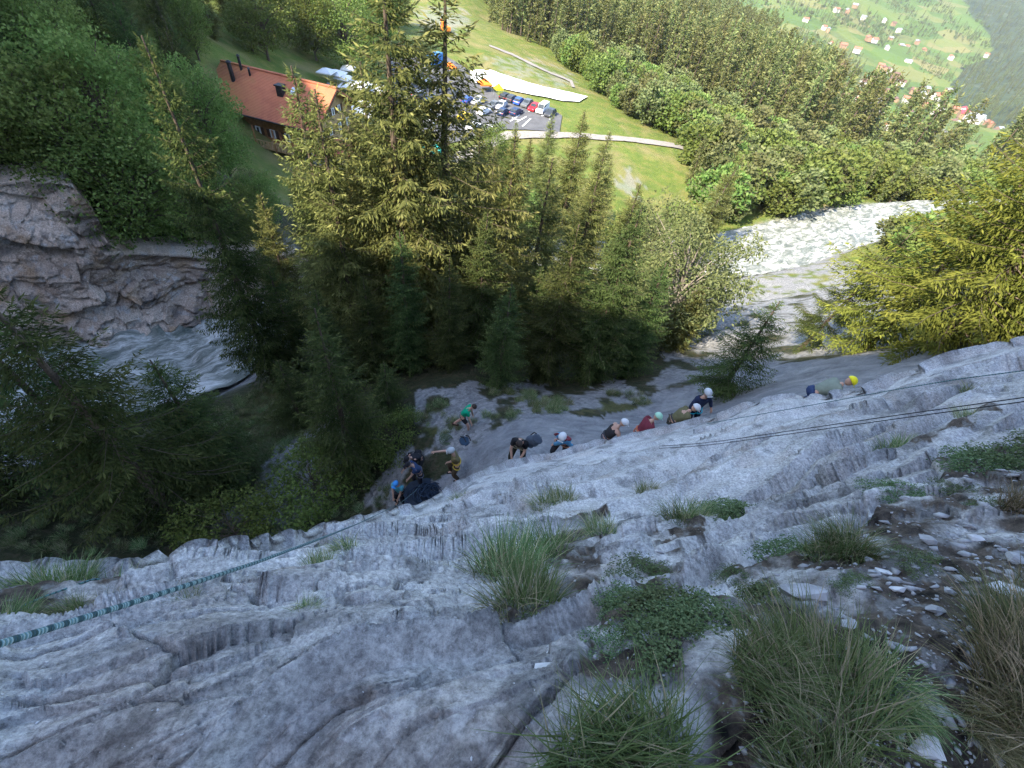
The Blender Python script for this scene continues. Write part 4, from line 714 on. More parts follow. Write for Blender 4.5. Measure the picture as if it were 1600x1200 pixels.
for k, ((x0, y0), (x1, y1)) in enumerate([((775, 176), (785, 180)), ((797, 191), (812, 181)), ((806, 193), (822, 184)), ((816, 199), (829, 187)), ((760, 196), (772, 201)), ((782, 160), (790, 155)), ((826, 176), (832, 172)), ((838, 178), (844, 175)), ((846, 183), (852, 180)), ((858, 188), (864, 184)), ((800, 186), (812, 190))]):
    a, b_ = np.array(ground_hit(x0, y0)), np.array(ground_hit(x1, y1)); d_ = (b_ - a)[:2]; n_ = np.array([-d_[1], d_[0]]) / np.linalg.norm(d_) * .18; V = [(*(a[:2] + n_),), (*(a[:2] - n_),), (*(b_[:2] - n_),), (*(b_[:2] + n_),)]
    V = [(x, y, float(ground_z(x, y)[0]) + .27) for x, y in V]; me = bpy.data.meshes.new('parking_line'); me.from_pydata(V, [], [(0, 1, 2, 3)]); o = link('parking_line', me, M_WHITE); o.parent = bpy.data.objects['car_park']

# ------------------------------------------------------------------ chalet
def tile_roof():
    b = NB('red_roof_tiles', .85); v = b.coord('Object'); n = b.noise(v, .5, 6, .65); n2 = b.noise(v, 5, 4, .7)
    c = b.ramp(n, [(.3, (.40, .12, .06)), (.55, (.54, .175, .085)), (.75, (.45, .175, .08))]); c = b.mix(b.math('MULTIPLY', n2, .45), c, (.28, .12, .08))
    gr = b.n('SeparateXYZ'); b.l(v, gr.inputs[0]); f = b.math('SUBTRACT', b.math('MULTIPLY', b.math('ADD', b.math('MULTIPLY', gr.outputs[0], -.055), b.math('MULTIPLY', gr.outputs[1], -.05)), n), .12, True)
    c = b.mix(b.math('MULTIPLY', f, 1.6, True), c, (.36, .24, .05))                      # yellow lichen on the old corner
    wv = b.n('TexWave', Scale=1.4, Distortion=.3, _bands_direction='Y'); b.l(v, wv.inputs[0])
    return b.out(c, b.bump(wv.outputs['Fac'], .12, .5))
M_TILE = tile_roof(); M_TIMBER = plain('orange_timber', (.34, .16, .07), .8, .3, 2); M_TIMB2 = plain('light_timber', (.42, .28, .14), .8, .25, 2); M_DARKW = plain('dark_timber', (.10, .05, .03), .8, .3, 3); M_STONE = plain('grey_render', (.40, .40, .41), .95, .15); M_METAL = plain('dark_metal', (.05, .05, .055), .4, .2, 3, .6); M_STEEL = plain('steel', (.55, .56, .58), .35, .1, 3, .8)
gA = np.array([-46.9, 86.3, -13.0]); yaw = math.atan2(-4.0, 21.5)
hz0 = -25.5
ch = empty('chalet', (gA[0], gA[1], hz0), yaw, label='big timber chalet with long red tiled roof beside the woods', category='house')
RZ = gA[2] - hz0; EZ = RZ - 4.6; x1, y1 = 9.4, 5.9; sl_ = 4.6 / 7.4
w = MB(); w.add([(-x1, -y1, 0), (x1, -y1, 0), (x1, y1, 0), (-x1, y1, 0), (-x1, -y1, 3.6), (x1, -y1, 3.6), (x1, y1, 3.6), (-x1, y1, 3.6)], [(0, 1, 5, 4), (1, 2, 6, 5), (2, 3, 7, 6), (3, 0, 4, 7)]); w.build('base_wall', M_STONE, ch)
hw_ = RZ - y1 * sl_ - .35; w = MB(); w.add([(-x1, -y1, 3.6), (x1, -y1, 3.6), (x1, y1, 3.6), (-x1, y1, 3.6), (-x1, -y1, hw_), (x1, -y1, hw_), (x1, y1, hw_), (-x1, y1, hw_), (-x1, 0, RZ - .35), (x1, 0, RZ - .35)], [(0, 1, 5, 4), (2, 3, 7, 6), (3, 0, 4, 8, 7)]); tw = w.build('timber_wall', M_TIMBER, ch)
w = MB(); w.add([(x1, -y1, 3.6), (x1, y1, 3.6), (x1, y1, hw_), (x1, 0, RZ - .35), (x1, -y1, hw_)], [(0, 1, 2, 3, 4)]); w.build('gable_wall', M_TIMB2, ch)
rf = MB(); xo = 10.9
for sg_ in (-1, 1):
    a = [(-xo, 0, RZ), (xo, 0, RZ), (xo, sg_ * 7.4, EZ), (-xo, sg_ * 7.4, EZ)]; rf.add(a + [(p[0], p[1], p[2] - .32) for p in a], [(0, 1, 2, 3), (7, 6, 5, 4), (0, 4, 5, 1), (1, 5, 6, 2), (2, 6, 7, 3), (3, 7, 4, 0)])
roof = rf.build('roof', M_TILE, ch); MB().box((0, 0, RZ + .06), (2 * xo, .5, .16)).build('ridge_cap', M_TILE, roof)
for sg_ in (-1, 1): MB().tube([(-xo, sg_ * 7.5, EZ - .1), (xo, sg_ * 7.5, EZ - .1)], .14, 6).build('gutter', M_METAL, roof)
for sg_ in (-1, 1): MB().tube([(xo - .1, 0, RZ - .45), (xo - .1, sg_ * 7.4, EZ - .45)], .2, 4).build('bargeboard', M_DARKW, roof)
zr = lambda y: RZ - abs(y) * sl_
for (x, y, r_, h_) in ((-7.0, -2.6, .34, 2.6), (-6.6, -.6, .22, 1.9), (-4.6, -1.2, .18, .9)):
    c_ = MB().tube([(x, y, zr(y) - .3), (x, y, zr(y) + h_)], r_, 8).build('chimney', M_METAL, roof); MB().tube([(x, y, zr(y) + h_ + .08), (x, y, zr(y) + h_ + .3)], [r_ * 1.5, r_ * .3], 8).build('cowl', M_METAL, c_)
MB().box((2.2, -2.9, zr(-2.9) + .4), (1.0, 1.0, 1.5)).box((2.2, -2.9, zr(-2.9) + 1.3), (1.3, 1.3, .2)).build('chimney', M_METAL, roof)
rt_ = np.array([[1, 0, 0], [0, math.cos(math.atan(sl_)), -math.sin(math.atan(sl_))], [0, math.sin(math.atan(sl_)), math.cos(math.atan(sl_))]])
sk_ = MB().box((4.3, -2.2, zr(-2.2) + .12), (1.3, 1.4, .22), rt_).build('skylight', M_STEEL, roof); MB().box((4.3, -2.2, zr(-2.2) + .25), (1.05, 1.15, .05), rt_).build('pane', plain('sky_glass', (.55, .62, .70), .08, .05), sk_)
def window(parent, c, wy, hz, axis, mat_f=M_WHITE, shutters=True):
    dim = (lambda a, b, d: (a, d, b)) if axis == 'y' else (lambda a, b, d: (d, a, b)); off = np.array([0, -1, 0]) if axis == 'y' else np.array([1, 0, 0]); c = np.array(c, float)
    wn = MB().box(c + off * .05, dim(wy, hz, .12)).build('window', mat_f, parent); MB().box(c + off * .10, dim(wy * .38, hz * .8, .08) ).build('pane', M_GLASS, wn)
    s_ = np.array([1, 0, 0]) if axis == 'y' else np.array([0, 1, 0])
    if shutters:
        for q_ in (-1, 1): MB().box(c + off * .08 + s_ * q_ * (wy * .5 + .32), dim(.55, hz, .08)).build('shutter', M_DARKW, wn)
for x in (-7.2, -4.4, -1.6, 1.2, 4.0, 6.8): window(ch, (x, -y1, 5.2), 1.0, 1.3, 'y')
for y in (-4, -1.4, 1.4, 4): window(ch, (x1, y, 6.0), .9, 1.3, 'x')
for y in (-1.9, 0, 1.9): window(ch, (x1, y, 8.7), .8, 1.1, 'x')
for y in (-3.8, -1.2, 1.4, 4.0): window(ch, (x1, y, 1.9), 1.0, 1.4, 'x', M_WHITE, False)
bal = MB().box((-.5, -y1 - 1.3, 3.75), (15.5, 2.6, .25)).build('balcony', M_TIMB2, ch); MB().box((-.5, -y1 - 2.55, 4.85), (15.5, .1, .14)).build('handrail', M_TIMB2, bal)
for k in range(26): MB().box((-8.1 + k * .61, -y1 - 2.55, 4.35), (.3, .06, .9)).build('baluster', M_TIMB2, bal)
for x in (-8, -4.2, -.5, 3.2, 7): MB().tube([(x, -y1 - 2.5, 0), (x, -y1 - 2.5, zr(y1 + 2.5) - .3)], .13, 5).build('post', M_TIMBER, bal)
for sx in (1,):
    for y in (-5.6, 5.6): MB().tube([(x1 + .1, y, 6.9), (xo - .3, y, zr(y) - .5)], .14, 4).build('bracket', M_DARKW, ch)
# annex with the small red roof
p_ = ground_hit(528, 262); an = empty('annex', (p_[0], p_[1], p_[2]), .3, label='small annex with red hipped roof below the chalet gable', category='house')
MB().box((0, 0, 1.4), (5.2, 4.6, 3.4)).build('wall', M_STONE, an); MB().add([(-3.2, -2.9, 3), (3.2, -2.9, 3), (3.2, 2.9, 3), (-3.2, 2.9, 3), (-1, 0, 4.9), (1, 0, 4.9)], [(0, 1, 5, 4), (1, 2, 5), (2, 3, 4, 5), (3, 0, 4), (3, 2, 1, 0)]).build('roof', plain('bright_red_tiles', (.45, .13, .09), .8, .2, 2), an)
MB().box((0, -2.32, 1.1), (1.0, .1, 2.1)).build('door', M_DARKW, an)
# parasols on the terrace
PAR = [(513, 122, 2.6, 'white parasol nearest the chalet ridge end'), (528, 124, 2.8, 'second white parasol from the chalet ridge end'), (540, 131, 2.6, 'small white parasol left of the large canopy'), (556, 142, 4.6, 'large square white canopy on the chalet terrace'), (583, 146, 4.0, 'white parasol farthest right in the upper terrace row'), (546, 116, 2.4, 'small white parasol at the back under the green tree'),
       (552, 180, 3.6, 'white parasol just right of the chalet gable'), (566, 186, 4.0, 'white parasol in front on the lower terrace'), (575, 172, 3.2, 'white parasol between the two terrace rows')]
for k, (x, y, s_, lb) in enumerate(PAR):
    g_ = ground_hit(x, y + 9); e = empty('parasol', g_, rng.uniform(-.2, .2), label=lb, category='parasol', group='parasols on the chalet terrace'); a = s_ * .62
    MB().tube([(0, 0, -.2), (0, 0, 2.9)], .04, 6).build('pole', M_STEEL, e); MB().add([(-a, -a, 2.4), (a, -a, 2.4), (a, a, 2.4), (-a, a, 2.4), (0, 0, 3.05), (-a, -a, 2.2), (a, -a, 2.2), (a, a, 2.2), (-a, a, 2.2)], [(0, 1, 4), (1, 2, 4), (2, 3, 4), (3, 0, 4), (0, 5, 6, 1), (1, 6, 7, 2), (2, 7, 8, 3), (3, 8, 5, 0)]).build('canopy', M_SHEET, e); MB().box((0, 0, .05), (.9, .9, .14)).build('base', M_STONE, e)
# terrace tables in front of the chalet
for k, (x, y) in enumerate([(560, 200), (548, 196), (590, 165), (602, 150), (575, 205)]):
    g_ = ground_hit(x, y); e = empty('terrace_table', g_, rng.uniform(0, 1), label=['wooden table below the chalet gable', 'wooden table left below the chalet gable', 'wooden table right of the parasols', 'wooden table under the tall spruce by the terrace', 'wooden table at the lower edge of the terrace'][k], category='table', group='terrace tables')
    MB().box((0, 0, .75), (2.2, .8, .08)).build('table_top', M_TIMB2, e)
    for q_ in (-1, 1): MB().box((0, q_ * .8, .42), (2.2, .3, .06)).build('bench', M_TIMB2, e); MB().box((q_ * .8, 0, .37), (.1, 1.5, .74)).build('leg', M_TIMB2, e)

# ------------------------------------------------------------------ vehicles
def car_body(L, W, H, van=False):
    x = L / 2; y = W / 2
    prof = [(-x, .28), (-x, .78), (-x * .96, .92), (-x * .80, 1.0 if not van else H), (-x * .62, H), (x * .12, H), (x * .45, .98), (x * .92, .80), (x, .62), (x, .28)] if not van else [(-x, .3), (-x, H * .95), (-x * .94, H), (x * .45, H), (x * .72, 1.15), (x * .97, .95), (x, .7), (x, .3)]
    b = MB(); n = len(prof); V = []
    for sg_ in (-1, 1):
        for px_, pz in prof: V.append((px_, sg_ * (y if pz < 1.02 else y * .82), pz))
    F = [tuple(range(n))[::-1], tuple(range(n, 2 * n))] + [(i, (i + 1) % n, n + (i + 1) % n, n + i) for i in range(n)]
    b.add(V, F); return b
def make_car(kind):
    van = kind == 'van'; L, W, H = (4.9, 1.9, 2.0) if van else (4.3, 1.78, 1.48); e = empty('parked_car'); x, y = L / 2, W / 2
    car_body(L, W, H, van).build('body', M_WHITE, e)
    gl = MB()
    if van: gl.box((-.2, y * .82 + .0, H - .5), (2.6, .05, .5)).box((-.2, -y * .82, H - .5), (2.6, .05, .5))
    else: gl.box((-.65, y * .86, 1.22), (2.1, .06, .34)).box((-.65, -y * .86, 1.22), (2.1, .06, .34))
    gl.build('side_window', M_GLASS, e)
    MB().add([(x * .14, -y * .74, H - .03 + .02), (x * .14, y * .74, H - .03 + .02), (x * .45, y * .8, 1.02), (x * .45, -y * .8, 1.02)] if not van else [(x * .47, -y * .74, H - .02), (x * .47, y * .74, H - .02), (x * .74, y * .8, 1.18), (x * .74, -y * .8, 1.18)], [(0, 1, 2, 3)]).build('windscreen', M_GLASS, e)
    MB().add([(-x * .65, -y * .72, H - .04), (-x * .65, y * .72, H - .04), (-x * .86, y * .78, 1.06), (-x * .86, -y * .78, 1.06)], [(3, 2, 1, 0)]).build('rear_window', M_GLASS, e)
    for sx in (-1, 1):
        for sy in (-1, 1):
            wl_ = MB().tube([(sx * L * .31, sy * (y - .2), .32), (sx * L * .31, sy * (y + .02), .32)], .32, 10).build('wheel', M_METAL, e); MB().tube([(sx * L * .31, sy * (y + .02), .32), (sx * L * .31, sy * (y + .04), .32)], .18, 8).build('rim', M_STEEL, wl_)
    for sy in (-1, 1): MB().box((x - .05, sy * y * .7, .7), (.12, .35, .16)).build('headlight', M_STEEL, e); MB().box((-x + .03, sy * y * .75, .8), (.1, .3, .16)).build('tail_light', plain('tail_red', (.4, .02, .02), .4) if 'tail_red' not in bpy.data.materials else bpy.data.materials['tail_red'], e)
    return e
CAR_C = dict(black=(.02, .02, .022), navy=(.02, .035, .09), blue=(.03, .09, .35), grey=(.12, .13, .14), red=(.40, .02, .03), white=(.80, .80, .80), silver=(.45, .47, .50), yellow=(.75, .55, .02), dark=(.05, .055, .065))
CARS = [(790, 153, 'black', 'car'), (800, 156, 'dark', 'car'), (811, 160, 'blue', 'car'), (823, 164, 'grey', 'car'), (834, 170, 'red', 'car'), (847, 173, 'white', 'van'), (859, 179, 'dark', 'car'), (783, 167, 'silver', 'car'), (786, 177, 'navy', 'car'), (806, 177, 'navy', 'car'),
        (771, 167, 'grey', 'car'), (756, 176, 'white', 'car'), (732, 159, 'blue', 'car'), (726, 184, 'yellow', 'car'), (675, 158, 'navy', 'car'), (697, 171, 'white', 'van'), (747, 160, 'silver', 'car'), (660, 175, 'white', 'car'), (690, 140, 'silver', 'car'), (665, 130, 'white', 'car'), (655, 150, 'grey', 'car'), (712, 150, 'dark', 'car'), (680, 190, 'silver', 'car'), (740, 200, 'white', 'car')]
CARLAB = ['black car at the upper end of the back row, left of a dark hatchback', 'dark hatchback second from the left in the back row', 'bright blue car in the back row of the car park', 'grey car between the blue and the red car', 'red car in the back row beside the white van', 'white van next to the red car', 'dark car at the right end of the back row', 'silver car behind the navy car in the middle row', 'navy car nearest the painted bays in the middle row', 'navy car standing alone among the painted bays',
          'grey car half behind the spruce twigs at the row start', 'white car just right of the bare spruce trunk', 'blue car seen left of the bare spruce trunk tip', 'yellow car beside the bare spruce trunk', 'navy car in the gap between the two tall spruces', 'white van between the two tall spruces', 'silver car right of the bare spruce trunk', 'white car at the left edge of the car park behind branches', 'silver car in the upper gap between the tall spruces', 'white car near the blue truck at the top left of the car park', 'grey car behind the broad spruce crown', 'dark car left of the orange tent', 'silver car in the lower gap between the tall spruces', 'white car at the lower rim of the car park']
hdv = at_z(822, 184, -27.) - at_z(806, 193, -27.); hd = math.atan2(hdv[1], hdv[0]); protos = {'car': make_car('car'), 'van': make_car('van')}; used = set(); cm = {k: plain('car_paint_' + k, c, .3, .05) for k, c in CAR_C.items()}
for (x, y, c, kd), lb in zip(CARS, CARLAB):
    e = protos[kd] if kd not in used else copy_tree(protos[kd]); used.add(kd); g_ = ground_hit(x, y + 3); e.location = (g_[0], g_[1], g_[2] + .22); e.rotation_euler = (0, 0, hd + rng.normal(0, .05) + (math.pi if rng.random() < .4 else 0)); e['label'] = lb; e['category'] = 'van' if kd == 'van' else 'car'; e['group'] = 'vehicles in the car park'
    for ch_ in [o for o in bpy.data.objects if o.parent == e and o.name.startswith('body')]: ch_.material_slots[0].link = 'OBJECT'; ch_.material_slots[0].material = cm[c]
def tent(x, y, s_, mat, lb, nm='tent', cat='tent'):
    g_ = ground_hit(x, y); e = empty(nm, g_, .5, label=lb, category=cat); a = s_
    for qx in (-1, 1):
        for qy in (-1, 1): MB().tube([(qx * a * .95, qy * a * .95, 0), (qx * a * .95, qy * a * .95, 2.3)], .04, 4).build('pole', M_STEEL, e)
    MB().add([(-a, -a, 2.2), (a, -a, 2.2), (a, a, 2.2), (-a, a, 2.2), (0, 0, 3.3), (-a, -a, 1.9), (a, -a, 1.9), (a, a, 1.9), (-a, a, 1.9)], [(0, 1, 4), (1, 2, 4), (2, 3, 4), (3, 0, 4), (0, 5, 6, 1), (1, 6, 7, 2), (2, 7, 8, 3), (3, 8, 5, 0)]).build('canopy', mat, e)
M_ORG = plain('orange_cloth', (.85, .22, .03), .8, .1); M_TEAL = plain('teal_cloth', (.03, .38, .36), .8, .2); M_YEL = plain('yellow_cloth', (.85, .62, .02), .8, .1); M_BLUE = plain('blue_container', (.06, .22, .50), .6, .1)
tent(757, 144, 1.6, M_ORG, 'orange tent roof beside the white sheet'); tent(703, 118, 1.6, M_ORG, 'orange tent roof behind the bare spruce trunk'); tent(778, 152, 1.0, M_YEL, 'small yellow awning left of the car rows'); tent(669, 250, 1.5, M_TEAL, 'teal tarpaulin tent left of its twin below the car park'); tent(684, 252, 1.5, M_TEAL, 'teal tarpaulin tent right of its twin below the car park')
g_ = ground_hit(682, 104); e = empty('truck', (g_[0], g_[1], g_[2] + .22), hd, label='blue truck at the top of the car park', category='truck')
MB().box((-.8, 0, 2.0), (4.6, 2.4, 2.4)).build('container', M_BLUE, e); MB().add([(1.7, -1.1, .6), (3.4, -1.1, .6), (3.4, 1.1, .6), (1.7, 1.1, .6), (1.7, -1.1, 2.6), (3.0, -1.1, 2.6), (3.0, 1.1, 2.6), (1.7, 1.1, 2.6)], [(0, 1, 5, 4), (1, 2, 6, 5), (2, 3, 7, 6), (3, 0, 4, 7), (4, 5, 6, 7)]).build('cab', M_WHITE, e)
for sx in (-2, 2.4):
    for sy in (-1, 1): MB().tube([(sx, sy * .9, .5), (sx, sy * 1.2, .5)], .5, 10).build('wheel', M_METAL, e)
g_ = ground_hit(696, 52); e = empty('excavator', g_, 2.2, label='orange excavator on the pale gravel at the top', category='excavator')
for sy in (-1, 1): MB().box((0, sy * 1.1, .45), (3.6, .6, .9)).build('track', M_METAL, e)
MB().box((-.3, 0, 1.5), (2.8, 2.4, 1.1)).build('body', M_ORG, e); cb_ = MB().box((.5, .7, 2.5), (1.3, 1.1, 1.3)).build('cab', M_ORG, e); MB().box((.75, .7, 2.6), (1.0, 1.14, .8)).build('window', M_GLASS, cb_); MB().tube([(1, -.4, 1.8), (2.8, -.4, 4.0), (4.6, -.4, 2.6)], .28, 5).build('boom', M_ORG, e); MB().tube([(4.6, -.4, 2.6), (4.4, -.4, .8)], .22, 5).build('arm', M_ORG, e); MB().box((4.3, -.4, .5), (.9, 1.0, .7)).build('bucket', M_METAL, e)
# ------------------------------------------------------------------ haze: thin even mountain air
hb = MB().box((1000, 1200, -120), (5200, 4200, 760)).mesh('haze'); hm = bpy.data.materials.new('haze_air'); hm.use_nodes = True; t_h = hm.node_tree; t_h.nodes.remove(t_h.nodes['Principled BSDF']); pv = t_h.nodes.new('ShaderNodeVolumePrincipled'); pv.inputs['Color'].default_value = (.82, .88, 1, 1); pv.inputs['Density'].default_value = .00006; pv.inputs['Anisotropy'].default_value = .2; t_h.links.new(pv.outputs[0], t_h.nodes['Material Output'].inputs['Volume'])
link('haze', hb, hm, kind='stuff', label='thin blue haze filling the valley')
# ------------------------------------------------------------------ people
TMP = bpy.data.scenes.new('tmp_skin')
def skin_mesh(pts, edges, rad, root=0, sub=1):
    me = bpy.data.meshes.new('tmp'); me.from_pydata([tuple(map(float, p)) for p in pts], edges, []); o = bpy.data.objects.new('tmp', me); TMP.collection.objects.link(o)
    o.modifiers.new('s', 'SKIN'); sv = me.skin_vertices[0].data
    for i, r_ in enumerate(rad): sv[i].radius = (r_, r_) if np.isscalar(r_) else r_; sv[i].use_root = (i == root)
    m = o.modifiers.new('d', 'SUBSURF'); m.levels = sub; m.render_levels = sub
    TMP.view_layers[0].update(); dg = TMP.view_layers[0].depsgraph; out = bpy.data.meshes.new_from_object(o.evaluated_get(dg)); bpy.data.objects.remove(o); bpy.data.meshes.remove(me)
    out.polygons.foreach_set('use_smooth', np.ones(len(out.polygons), bool)); return out
def merged(meshes, name):
    bm = bmesh.new()
    for m in meshes: bm.from_mesh(m)
    me = bpy.data.meshes.new(name); bm.to_mesh(me); bm.free(); me.polygons.foreach_set('use_smooth', np.ones(len(me.polygons), bool)); return me
def ik(a, b, l1, l2, pole):
    d = b - a; L = np.linalg.norm(d); 
    if L > (l1 + l2) * .998: b = a + d / L * (l1 + l2) * .998; d = b - a; L = np.linalg.norm(d)
    x = (l1 * l1 - l2 * l2 + L * L) / (2 * L); h = math.sqrt(max(0, l1 * l1 - x * x)); u = d / L; p = pole - (pole @ u) * u; p /= np.linalg.norm(p) + 1e-9
    return a + u * x + p * h, b
SKIN = plain('skin', (.50, .30, .22), .6, .1, 8); HAIRM = plain('dark_hair', (.035, .025, .02), .7, .3, 30)
_cl = {}
def cloth(c):
    if c not in _cl: _cl[c] = plain('cloth_%d' % len(_cl), c, .85, .15, 12)
    return _cl[c]
def person(label, base, yaw, pelvis=(0, 0, .93), lean=.15, side=0.0, turn=0.0, hands=((-.25, .25, .85), (.25, .25, .85)), feet=((-.12, 0, 0), (.12, .05, 0)), head=.2, look=0.0, shirt=(.1, .1, .1), sleeve=.4, sleeve_c=None, pants=(.03, .03, .035), pleg=1.0, helmet=None, cap=None, harness=None, vest=None, shoes=(.03, .03, .03)):
    e = empty('person', base, yaw, label=label, category='person'); V = lambda *a: np.array(a, float)
    P = V(*pelvis); up = V(math.sin(side), math.sin(lean) * math.cos(side), math.cos(lean) * math.cos(side)); rt = V(math.cos(turn), math.sin(turn), 0); rt = rt - (rt @ up) * up; rt /= np.linalg.norm(rt); fw = np.cross(up, rt)
    waist = P + up * .16; chest = P + up * .34; neck = P + up * .52; hd_ = V(math.sin(look) * math.sin(head + lean), math.cos(look) * math.sin(head + lean), math.cos(head + lean)) ; hd_ = hd_ * .6 + up * .4; hd_ /= np.linalg.norm(hd_); H = neck + hd_ * .20
    pts = [P, waist, chest, neck, neck + hd_ * .09]; ed = [(0, 1), (1, 2), (2, 3), (3, 4)]; rad = [.118, .108, .122, .062, .055]; sh = []; fing = MB()
    arms = []; legs = []
    for k, sg in enumerate((-1, 1)):
        S = P + up * .46 + rt * sg * .17; h = V(*hands[k]); el, hb_ = ik(S, h, .29, .27, rt * sg * .7 - fw * .5 - V(0, 0, .6)); i = len(pts); fd = hb_ - el; fd /= np.linalg.norm(fd)
        pts += [S, el, hb_, hb_ + fd * .07]; ed += [(2, i), (i, i + 1), (i + 1, i + 2), (i + 2, i + 3)]; rad += [.056, .042, .030, (.034, .024)]; arms.append((S, el, hb_))
        q = np.cross(fd, V(0, 0, 1)); q /= np.linalg.norm(q) + 1e-9; n_ = np.cross(q, fd); pm = hb_ + fd * .08
        for f_, (o_, ln) in enumerate(((-.03, .062), (-.01, .075), (.01, .07), (.03, .055))): a = pm + q * o_; fing.tube([a - fd * .03, a + fd * ln * .55 - n_ * .006, a + fd * ln * .85 - n_ * .03], [.010, .0095, .007], 5)
        a = hb_ + fd * .035 - q * sg * .03; fing.tube([a, a - q * sg * .03 + fd * .025, a - q * sg * .035 + fd * .055 - n_ * .012], [.011, .010, .008], 5)
    for k, sg in enumerate((-1, 1)):
        Hp = P + rt * sg * .095 - up * .03; f = V(*feet[k]) + V(0, 0, .085); kn, fb = ik(Hp, f, .44, .42, fw + V(0, 0, .2) + rt * sg * .25); i = len(pts)
        pts += [Hp, kn, fb, fb + V(0, .15, -.045)]; ed += [(0, i), (i, i + 1), (i + 1, i + 2), (i + 2, i + 3)]; rad += [.086, .060, .045, (.042, .03)]; legs.append((Hp, kn, fb))
    hdm = MB().ball(H, (.078, .098, .118), 12, 9)
    f3 = V(math.sin(look), math.cos(look), -.6 * (head + lean)); f3 -= (f3 @ hd_) * hd_; f3 /= np.linalg.norm(f3); r3 = np.cross(f3, hd_)
    hdm.ball(H + f3 * .105 - hd_ * .01, (.014, .018, .02), 6, 4); hdm.ball(H + r3 * .08, (.012, .02, .03), 6, 4); hdm.ball(H - r3 * .08, (.012, .02, .03), 6, 4); hdm.tube([H + f3 * .092 - hd_ * .055 - r3 * .025, H + f3 * .098 - hd_ * .055, H + f3 * .092 - hd_ * .055 + r3 * .025], .007, 5)
    e.scale = (.93, .93, .93); body = merged([skin_mesh(pts, ed, rad), hdm.mesh('h'), fing.mesh('f')], 'body'); b = link('body', body, SKIN, e)
    for sg in (-1, 1): MB().ball(H + f3 * .09 + r3 * sg * .03 + hd_ * .012, .011, 6, 4).build('eye', M_METAL, b)
    # shirt: torso and sleeves in one skin
    sp, se, sr = [P - up * .03, waist, chest, neck - up * .03], [(0, 1), (1, 2), (2, 3)], [.152, .145, .162, .085]
    for S, el, hb_ in arms:
        i = len(sp); sp += [S]; se += [(2, i)]; sr += [.088]
        if sleeve > 0:
            sp += [S + (el - S) * min(1, sleeve * 1.6)]; se += [(i, i + 1)]; sr += [.064]
            if sleeve > .65: sp += [el + (hb_ - el) * (sleeve - .65) / .35 * .97]; se += [(i + 1, i + 2)]; sr += [.046]
    link('shirt', skin_mesh(sp, se, sr), cloth(shirt), e)
    if sleeve_c is not None:
        for S, el, hb_ in arms: MB().tube([S, el, hb_], [.088, .068, .05], 8).build('sleeve', cloth(sleeve_c), e, True)
    tp2, te, tr_ = [P + up * .03, P - up * .02], [(0, 1)], [.142, .150]
    for Hp, kn, fb in legs:
        i = len(tp2); tp2 += [Hp - V(0, 0, .02), Hp + (kn - Hp) * min(1, pleg * 2)]; te += [(1, i), (i, i + 1)]; tr_ += [.118, .085]
        if pleg > .5: tp2 += [kn + (fb - kn) * (pleg - .5) * 2 * .95]; te += [(i + 1, i + 2)]; tr_ += [.064]
    link('trousers', skin_mesh(tp2, te, tr_), cloth(pants), e)
    for Hp, kn, fb in legs: MB().tube([fb + V(0, -.06, -.04), fb + V(0, .06, -.045), fb + V(0, .19, -.058)], [.052, .052, .036], 8).build('shoe', cloth(shoes), e, True)
    hu = Matrix(np.stack([r3, f3, hd_], 1).tolist()); 
    def headgear(name, mat, r_, zmin, lift, brim=0.0):
        m = MB().ball((0, 0, 0), r_, 14, 6, zmin)
        if brim: m.box((0, r_[1] + brim * .45, zmin * r_[2] + .01), (r_[0] * 1.5, brim, .012))
        me = m.mesh(name, True); me.transform(hu.to_4x4()); me.transform(Matrix.Translation((H + hd_ * lift).tolist())); return link(name, me, mat, e)
    if helmet is not None: hh = headgear('helmet', plain('shell_%d' % len(_cl) + label[:5], helmet, .35, .05), np.array([.110, .132, .118]), -.12, .035, .03); MB().tube([H + r3 * .1 + hd_ * .03, H - hd_ * .11 + f3 * .04, H - r3 * .1 + hd_ * .03], .006, 4).build('strap', M_METAL, hh)
    else: headgear('hair', HAIRM, np.array([.088, .108, .108]), -.1, .03)
    if cap is not None: headgear('cap', cloth(cap), np.array([.096, .116, .112]), 0.05, .035, .07)
    if harness is not None:
        hs_ = MB()
        for Hp, kn, fb in legs:
            c = Hp + (kn - Hp) * .28; d = (kn - Hp) / np.linalg.norm(kn - Hp); a = np.cross(d, V(1, 0, .1)); a /= np.linalg.norm(a); b2 = np.cross(d, a); hs_.tube([c + .118 * (a * math.cos(t) + b2 * math.sin(t)) for t in np.linspace(0, 2 * math.pi, 11)], .018, 5, False)
        hs_.tube([P + up * .06 + .17 * (rt * math.cos(t) + fw * .8 * math.sin(t)) for t in np.linspace(0, 2 * math.pi, 13)], .024, 5, False); hs_.tube([P + up * .06 + fw * .15, P - up * .1 + fw * .15], .015, 5); hs_.build('harness', cloth(harness), e, True)
    return e
def gp(x, y): return ground_hit(x, y)
face_cam = math.pi
W_HELM = (.60, .61, .62)
p1 = gp(627, 786); person('person in teal shirt and blue cap standing lowest, hands together on the rope', p1, face_cam - .2, lean=.22, hands=((-.08, .34, .80), (.06, .36, .78)), head=.15, shirt=(.10, .35, .42), sleeve=.35, sleeve_c=None, pants=(.02, .022, .03), cap=(.06, .28, .65), harness=(.05, .05, .06))
p2 = gp(656, 757); person('person in navy T-shirt and black cap feeding the grey rope', p2, -.9 + math.pi, lean=.45, hands=((-.10, .50, .78), (.30, .50, .80)), feet=((-.15, -.1, 0), (.14, .12, 0)), head=.3, shirt=(.035, .06, .13), sleeve=.35, pants=(.03, .03, .04), cap=(.02, .02, .025), harness=(.1, .1, .12))
